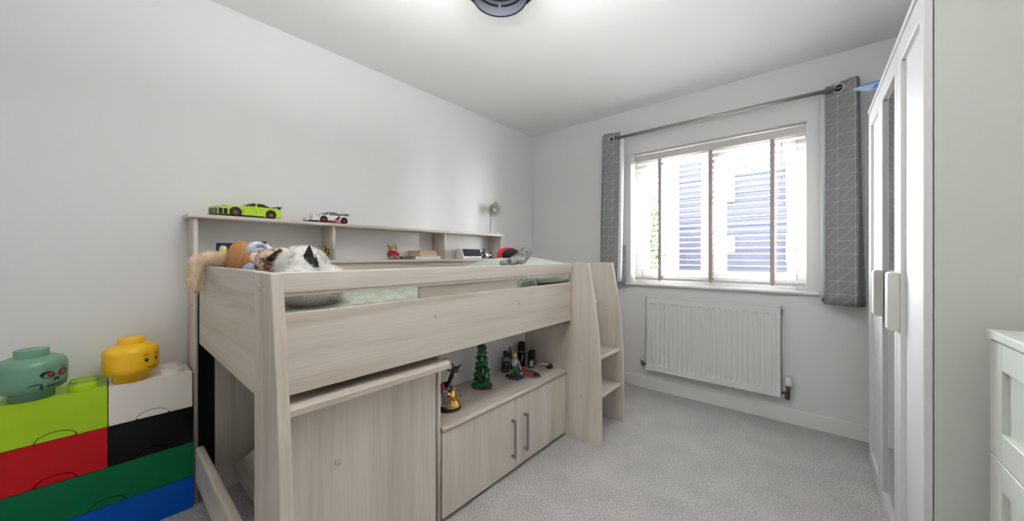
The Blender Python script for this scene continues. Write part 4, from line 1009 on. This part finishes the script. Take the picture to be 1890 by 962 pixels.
put('neck', merge(tube([B0+Vector((-.02, -.022, 0)), B0+Vector((-.015, -.005, .05)), B0+Vector((-.01, .012, .09)), B0+Vector((-.008, .030, .13))], [.022, .018, .012, .010], 10), bits(30, [(dx_-.03, dx_+.01), (dy_-.025, dy_+.015), (TZ+.03, TZ+.12)], .014, rnd)), 'dragon_black', dg_)
H0 = B0+Vector((-.008, .034, .137))
put('head', merge(ball(H0, (.012, .018, .011)), tube([H0, H0+Vector((0, .024, .004)), H0+Vector((0, .038, .014)), H0+Vector((0, .056, .015))], [.009, .007, .004, .001], 8), tube([H0, H0+Vector((0, .020, -.012)), H0+Vector((0, .032, -.006))], [.008, .005, .002], 8)), 'dragon_black', dg_)
for pts in ([(0, -.01, 0), (0, -.028, .006), (0, -.042, .016), (0, -.050, .006)], [(0, 0, .005), (0, -.004, .022), (0, -.006, .036)], [(0, .01, .006), (0, .012, .016), (0, .018, .012)]):
    put('horn', tube([H0+Vector(p) for p in pts], [.005, .004, .003, .001][:len(pts)], 7), 'dragon_black', dg_)
put('wing', merge(prism([(dy_-.06, TZ+.02), (dy_-.045, TZ+.12), (dy_-.02, TZ+.10), (dy_-.012, TZ+.03)], 0, dx_-.004, dx_), bits(26, [(dx_-.01, dx_+.02), (dy_-.05, dy_-.012), (TZ+.02, TZ+.10)], .011, rnd)), 'grey_bit', dg_)
put('silver_strut', tube([B0+Vector((.012, -.04, .055)), B0+Vector((.012, -.01, .075)), B0+Vector((.005, .018, .105))], .0028, 6), 'silver_bit', dg_)
put('red_flame', merge(tube([B0+Vector((.005, -.05, .06)), B0+Vector((.005, -.048, .085)), B0+Vector((.005, -.040, .105))], [.010, .012, .001], 7)), 'cloth_red', dg_)
put('red_pennant', tube([B0+Vector((.02, .045, .01)), B0+Vector((.02, .052, .025))], [.006, .001], 6, 1), 'cloth_red', dg_)

# brick-built fir tree
tr_ = thing('brick_fir_tree', 'green brick-built fir tree with red berries on brown base', 'toy tree', (-1.375, 1.355, TZ))
tx, ty = -1.375, 1.352
put('base', prism([(tx+.066*math.cos(a), ty+.052*math.sin(a)) for a in [k*PI/8 for k in range(16)]], 2, TZ, TZ+.010, .001), 'brick_brown', tr_)
put('trunk', tube([(tx, ty, TZ+.008), (tx, ty, TZ+.235)], [.013, .006], 8, 1), 'trunk_brown', tr_)
for k_ in range(8):
    z = TZ+.030+k_*.0275; r = .057-.0048*k_; b_ = []
    n = 12 if k_ < 5 else 9
    for i in range(n):
        a = 2*PI*i/n+k_*.4; q = r*random.uniform(.75, 1.05)
        lf = merge(cube(0, q*.62, -.008, .008, -.003, .003), lathe([(.009, -.004), (.010, 0), (.008, .006), (0, .007)], (q*.62, 0, 0), 8, cap=False), lathe([(.008, -.007), (.008, -.001), (.006, .003), (0, .003)], (q*.85, .007, -.003), 8, cap=False), lathe([(.008, -.006), (.008, 0), (0, .004)], (q*.75, -.009, .001), 8, cap=False))
        b_.append(xf(lf, Matrix.Translation((tx, ty, z+random.uniform(-.004, .004))) @ rot('Z', a) @ rot('Y', .25)))
    put('branch_tier', merge(*b_), 'tree_green' if k_ % 2 == 0 else 'tree_green_dark', tr_)
put('tree_tip', merge(lathe([(.020, TZ+.232), (.018, TZ+.244), (.010, TZ+.252), (0, TZ+.254)], (tx, ty, 0), 8, cap=False)), 'tree_green', tr_)
for k_ in range(16):
    z = TZ+.045+random.random()*.19; a = random.uniform(-1.6, .9); r = .050-.16*(z-TZ-.03)+.004
    put('berry', ball((tx+r*math.cos(a), ty+r*math.sin(a), z), .0042, 1), 'cloth_red', tr_)
for (a, z) in ((-.75, .150), (-.65, .088), (-.2, .06), (.5, .12)):
    r = .052-.16*(z-.03); put('candle', tube([(tx+r*math.cos(a), ty+r*math.sin(a), TZ+z), (tx+r*math.cos(a), ty+r*math.sin(a), TZ+z+.022)], .0028, 8, 1), 'white_plastic', tr_)
pst('ground_pieces', bits(26, [(tx-.05, tx+.05), (ty-.038, ty+.038), (TZ+.010, TZ+.020)], .010, rnd), 'trunk_brown', tr_)

# small man figurine on brick base
t, zb = brick_figure(-1.331, 1.580, TZ, .150, ['trouser_green', 'shirt_grey', 'skin', 'hair_lime'], 'small figurine with green trousers and grey shirt on brick base', base=(.052, .030, 'base_blue'), seed=8, pose=-1, name='figurine')
put('brown_plate', xf(cube(-.026, .026, -.022, .022, 0.0062, .012, .001), Matrix.Translation((-1.320, 1.556, TZ)) @ rot('Z', .5)), 'brick_brown', t)
pst('base_pieces', bits(16, [(-1.37, -1.29), (1.55, 1.605), (TZ+.010, TZ+.020)], .010, rnd), 'brick_brown', t)
put('white_piece', ball((-1.290, 1.592, TZ+.030), (.012, .010, .006), 1), 'white_plastic', t)
put('cannon_ball', ball((-1.312, 1.548, TZ+.019), .007, 1), 'brick_brown', t)

# toiletries
def bottle(name, c, prof, m, label, cat='bottle', group='toiletries on the cabinet top'):
    t = thing(name, label, cat, (c[0], c[1], TZ), group)
    put('body', lathe([(0, TZ)]+[(r, TZ+z) for r, z in prof], (c[0], c[1], 0), 28, cap=False), m, t); return t
c = (-1.440, 1.622)
t = bottle('clear_bottle', c, [(.026, 0), (.029, .004), (.029, .070), (.026, .086), (.014, .094), (.013, .098), (0, .098)], 'liquid_clear', 'clear plastic bottle with black cap and black label')
put('cap', lathe([(.015, .094), (.016, .100), (.016, .124), (.014, .128), (0, .128)], (c[0], c[1], TZ), 20, cap=False), 'black_plastic', t)
lb = put('label', prism([(c[0]+.0300*math.cos(a), c[1]+.0300*math.sin(a)) for a in [-1.45+k*.15 for k in range(10)]]+[(c[0]+.0292*math.cos(a), c[1]+.0292*math.sin(a)) for a in [-1.45+k*.15 for k in range(9, -1, -1)]], 2, TZ+.022, TZ+.070), 'print_black', t)
put('label_emblem', merge(ball((c[0]+.0232, c[1]-.0202, TZ+.054), (.005, .006, .006), 1)), 'print_white', lb)
put('label_stripe', merge(ball((c[0]+.0232, c[1]-.0202, TZ+.033), (.005, .006, .004), 1)), 'hair_lime', lb)
c = (-1.462, 1.688)
t = bottle('dark_pump_bottle', c, [(.020, 0), (.022, .004), (.022, .085), (.012, .100), (.009, .102), (0, .102)], 'dragon_black', 'dark bottle with narrow pump top behind the clear bottle')
put('pump', merge(lathe([(.010, .100), (.010, .118), (.006, .122), (.006, .134), (0, .136)], (c[0], c[1], TZ), 14, cap=False), cube(c[0]-.004, c[0]+.018, c[1]-.004, c[1]+.004, TZ+.128, TZ+.136, .001)), 'car_grey', t)
c = (-1.445, 1.785)
t = bottle('tall_black_bottle', c, [(.023, 0), (.0245, .003), (.0245, .092), (.0235, .094), (0, .094)], 'black_plastic', 'tall black deodorant bottle with silver band')
put('cap', lathe([(.0225, .098), (.0245, .099), (.0235, .148), (.020, .153), (0, .154)], (c[0], c[1], TZ), 28, cap=False), 'black_matt', t)
put('silver_band', lathe([(.0238, .0935), (.0238, .0985)], (c[0], c[1], TZ), 28, cap=False), 'silver_bit', t)
strokes((c[0], c[1]), .0248, -42, 'label_stroke', 'print_white', t, [(-.004, TZ+.030), (.002, TZ+.052), (.009, TZ+.076)], .0022)
strokes((c[0], c[1]), .0248, -62, 'label_stroke', 'cloth_red', t, [(-.006, TZ+.044), (.0, TZ+.042), (.005, TZ+.044)], .003)
c = (-1.372, 1.792)
t = bottle('roll_on_bottle', c, [(.016, 0), (.019, .004), (.020, .030), (.018, .056), (.017, .058), (0, .058)], 'black_plastic', 'short black roll-on bottle with grey label')
put('cap', lathe([(.017, .060), (.019, .062), (.019, .090), (.014, .104), (0, .108)], (c[0], c[1], TZ), 24, cap=False), 'black_matt', t)
put('label', prism([(c[0]+.0208*math.cos(a), c[1]+.0208*math.sin(a)) for a in [-1.5+k*.16 for k in range(10)]]+[(c[0]+.0198*math.cos(a), c[1]+.0198*math.sin(a)) for a in [-1.5+k*.16 for k in range(9, -1, -1)]], 2, TZ+.010, TZ+.048), 'label_grey', t)
c = (-1.395, 1.840)
t = bottle('dark_green_bottle', c, [(.017, 0), (.019, .004), (.019, .060), (.016, .064), (0, .064)], 'tree_green_dark', 'dark green bottle just behind the roll-on bottle')
put('cap', lathe([(.016, .064), (.017, .066), (.016, .094), (.012, .098), (0, .098)], (c[0], c[1], TZ), 20, cap=False), 'black_plastic', t)
# oval case
oc = thing('oval_case', 'flat oval clear case with orange contents lying on the cabinet', 'case', (-1.31, 1.675, TZ))
ovl = [(-1.312+.098*math.cos(a), 1.672+.042*math.sin(a)) for a in [k*PI/16 for k in range(32)]]
put('tray', prism(ovl, 2, TZ, TZ+.006, .001), 'clear_case', oc)
put('rim', tube([(x, y, TZ+.008) for x, y in ovl+ovl[:1]], .0028, 8, 1), 'car_grey', oc)
put('orange_filling', prism([(-1.328+.062*math.cos(a), 1.672+.028*math.sin(a)) for a in [k*PI/12 for k in range(24)]], 2, TZ+.006, TZ+.012, .001), 'case_orange', oc)
put('dark_filling', prism([(-1.246+.016*math.cos(a), 1.674+.020*math.sin(a)) for a in [k*PI/8 for k in range(16)]], 2, TZ+.006, TZ+.010, .001), 'dragon_black', oc)
# small strap with black buckle
st = thing('cream_strap', 'small cream strap with black clip near the ladder', 'strap', (-1.30, 1.85, TZ))
put('strap', tube([(-1.352, 1.838, TZ+.007), (-1.338, 1.842, TZ+.016), (-1.318, 1.850, TZ+.021), (-1.296, 1.856, TZ+.018), (-1.278, 1.858, TZ+.012)], [.006, .007, .007, .007, .006], 10), 'fur_cream', st)
put('clip', merge(bits(16, [(-1.285, -1.245), (1.835, 1.862), (TZ+.006, TZ+.022)], .014, rnd)), 'dragon_black', st)
put('clip_ring', lathe([(.005, 0), (.008, 0), (.008, .003), (.005, .003), (.005, 0)], (-1.252, 1.842, TZ+.012), 14, rot('X', PI/2), cap=False), 'silver_bit', st)
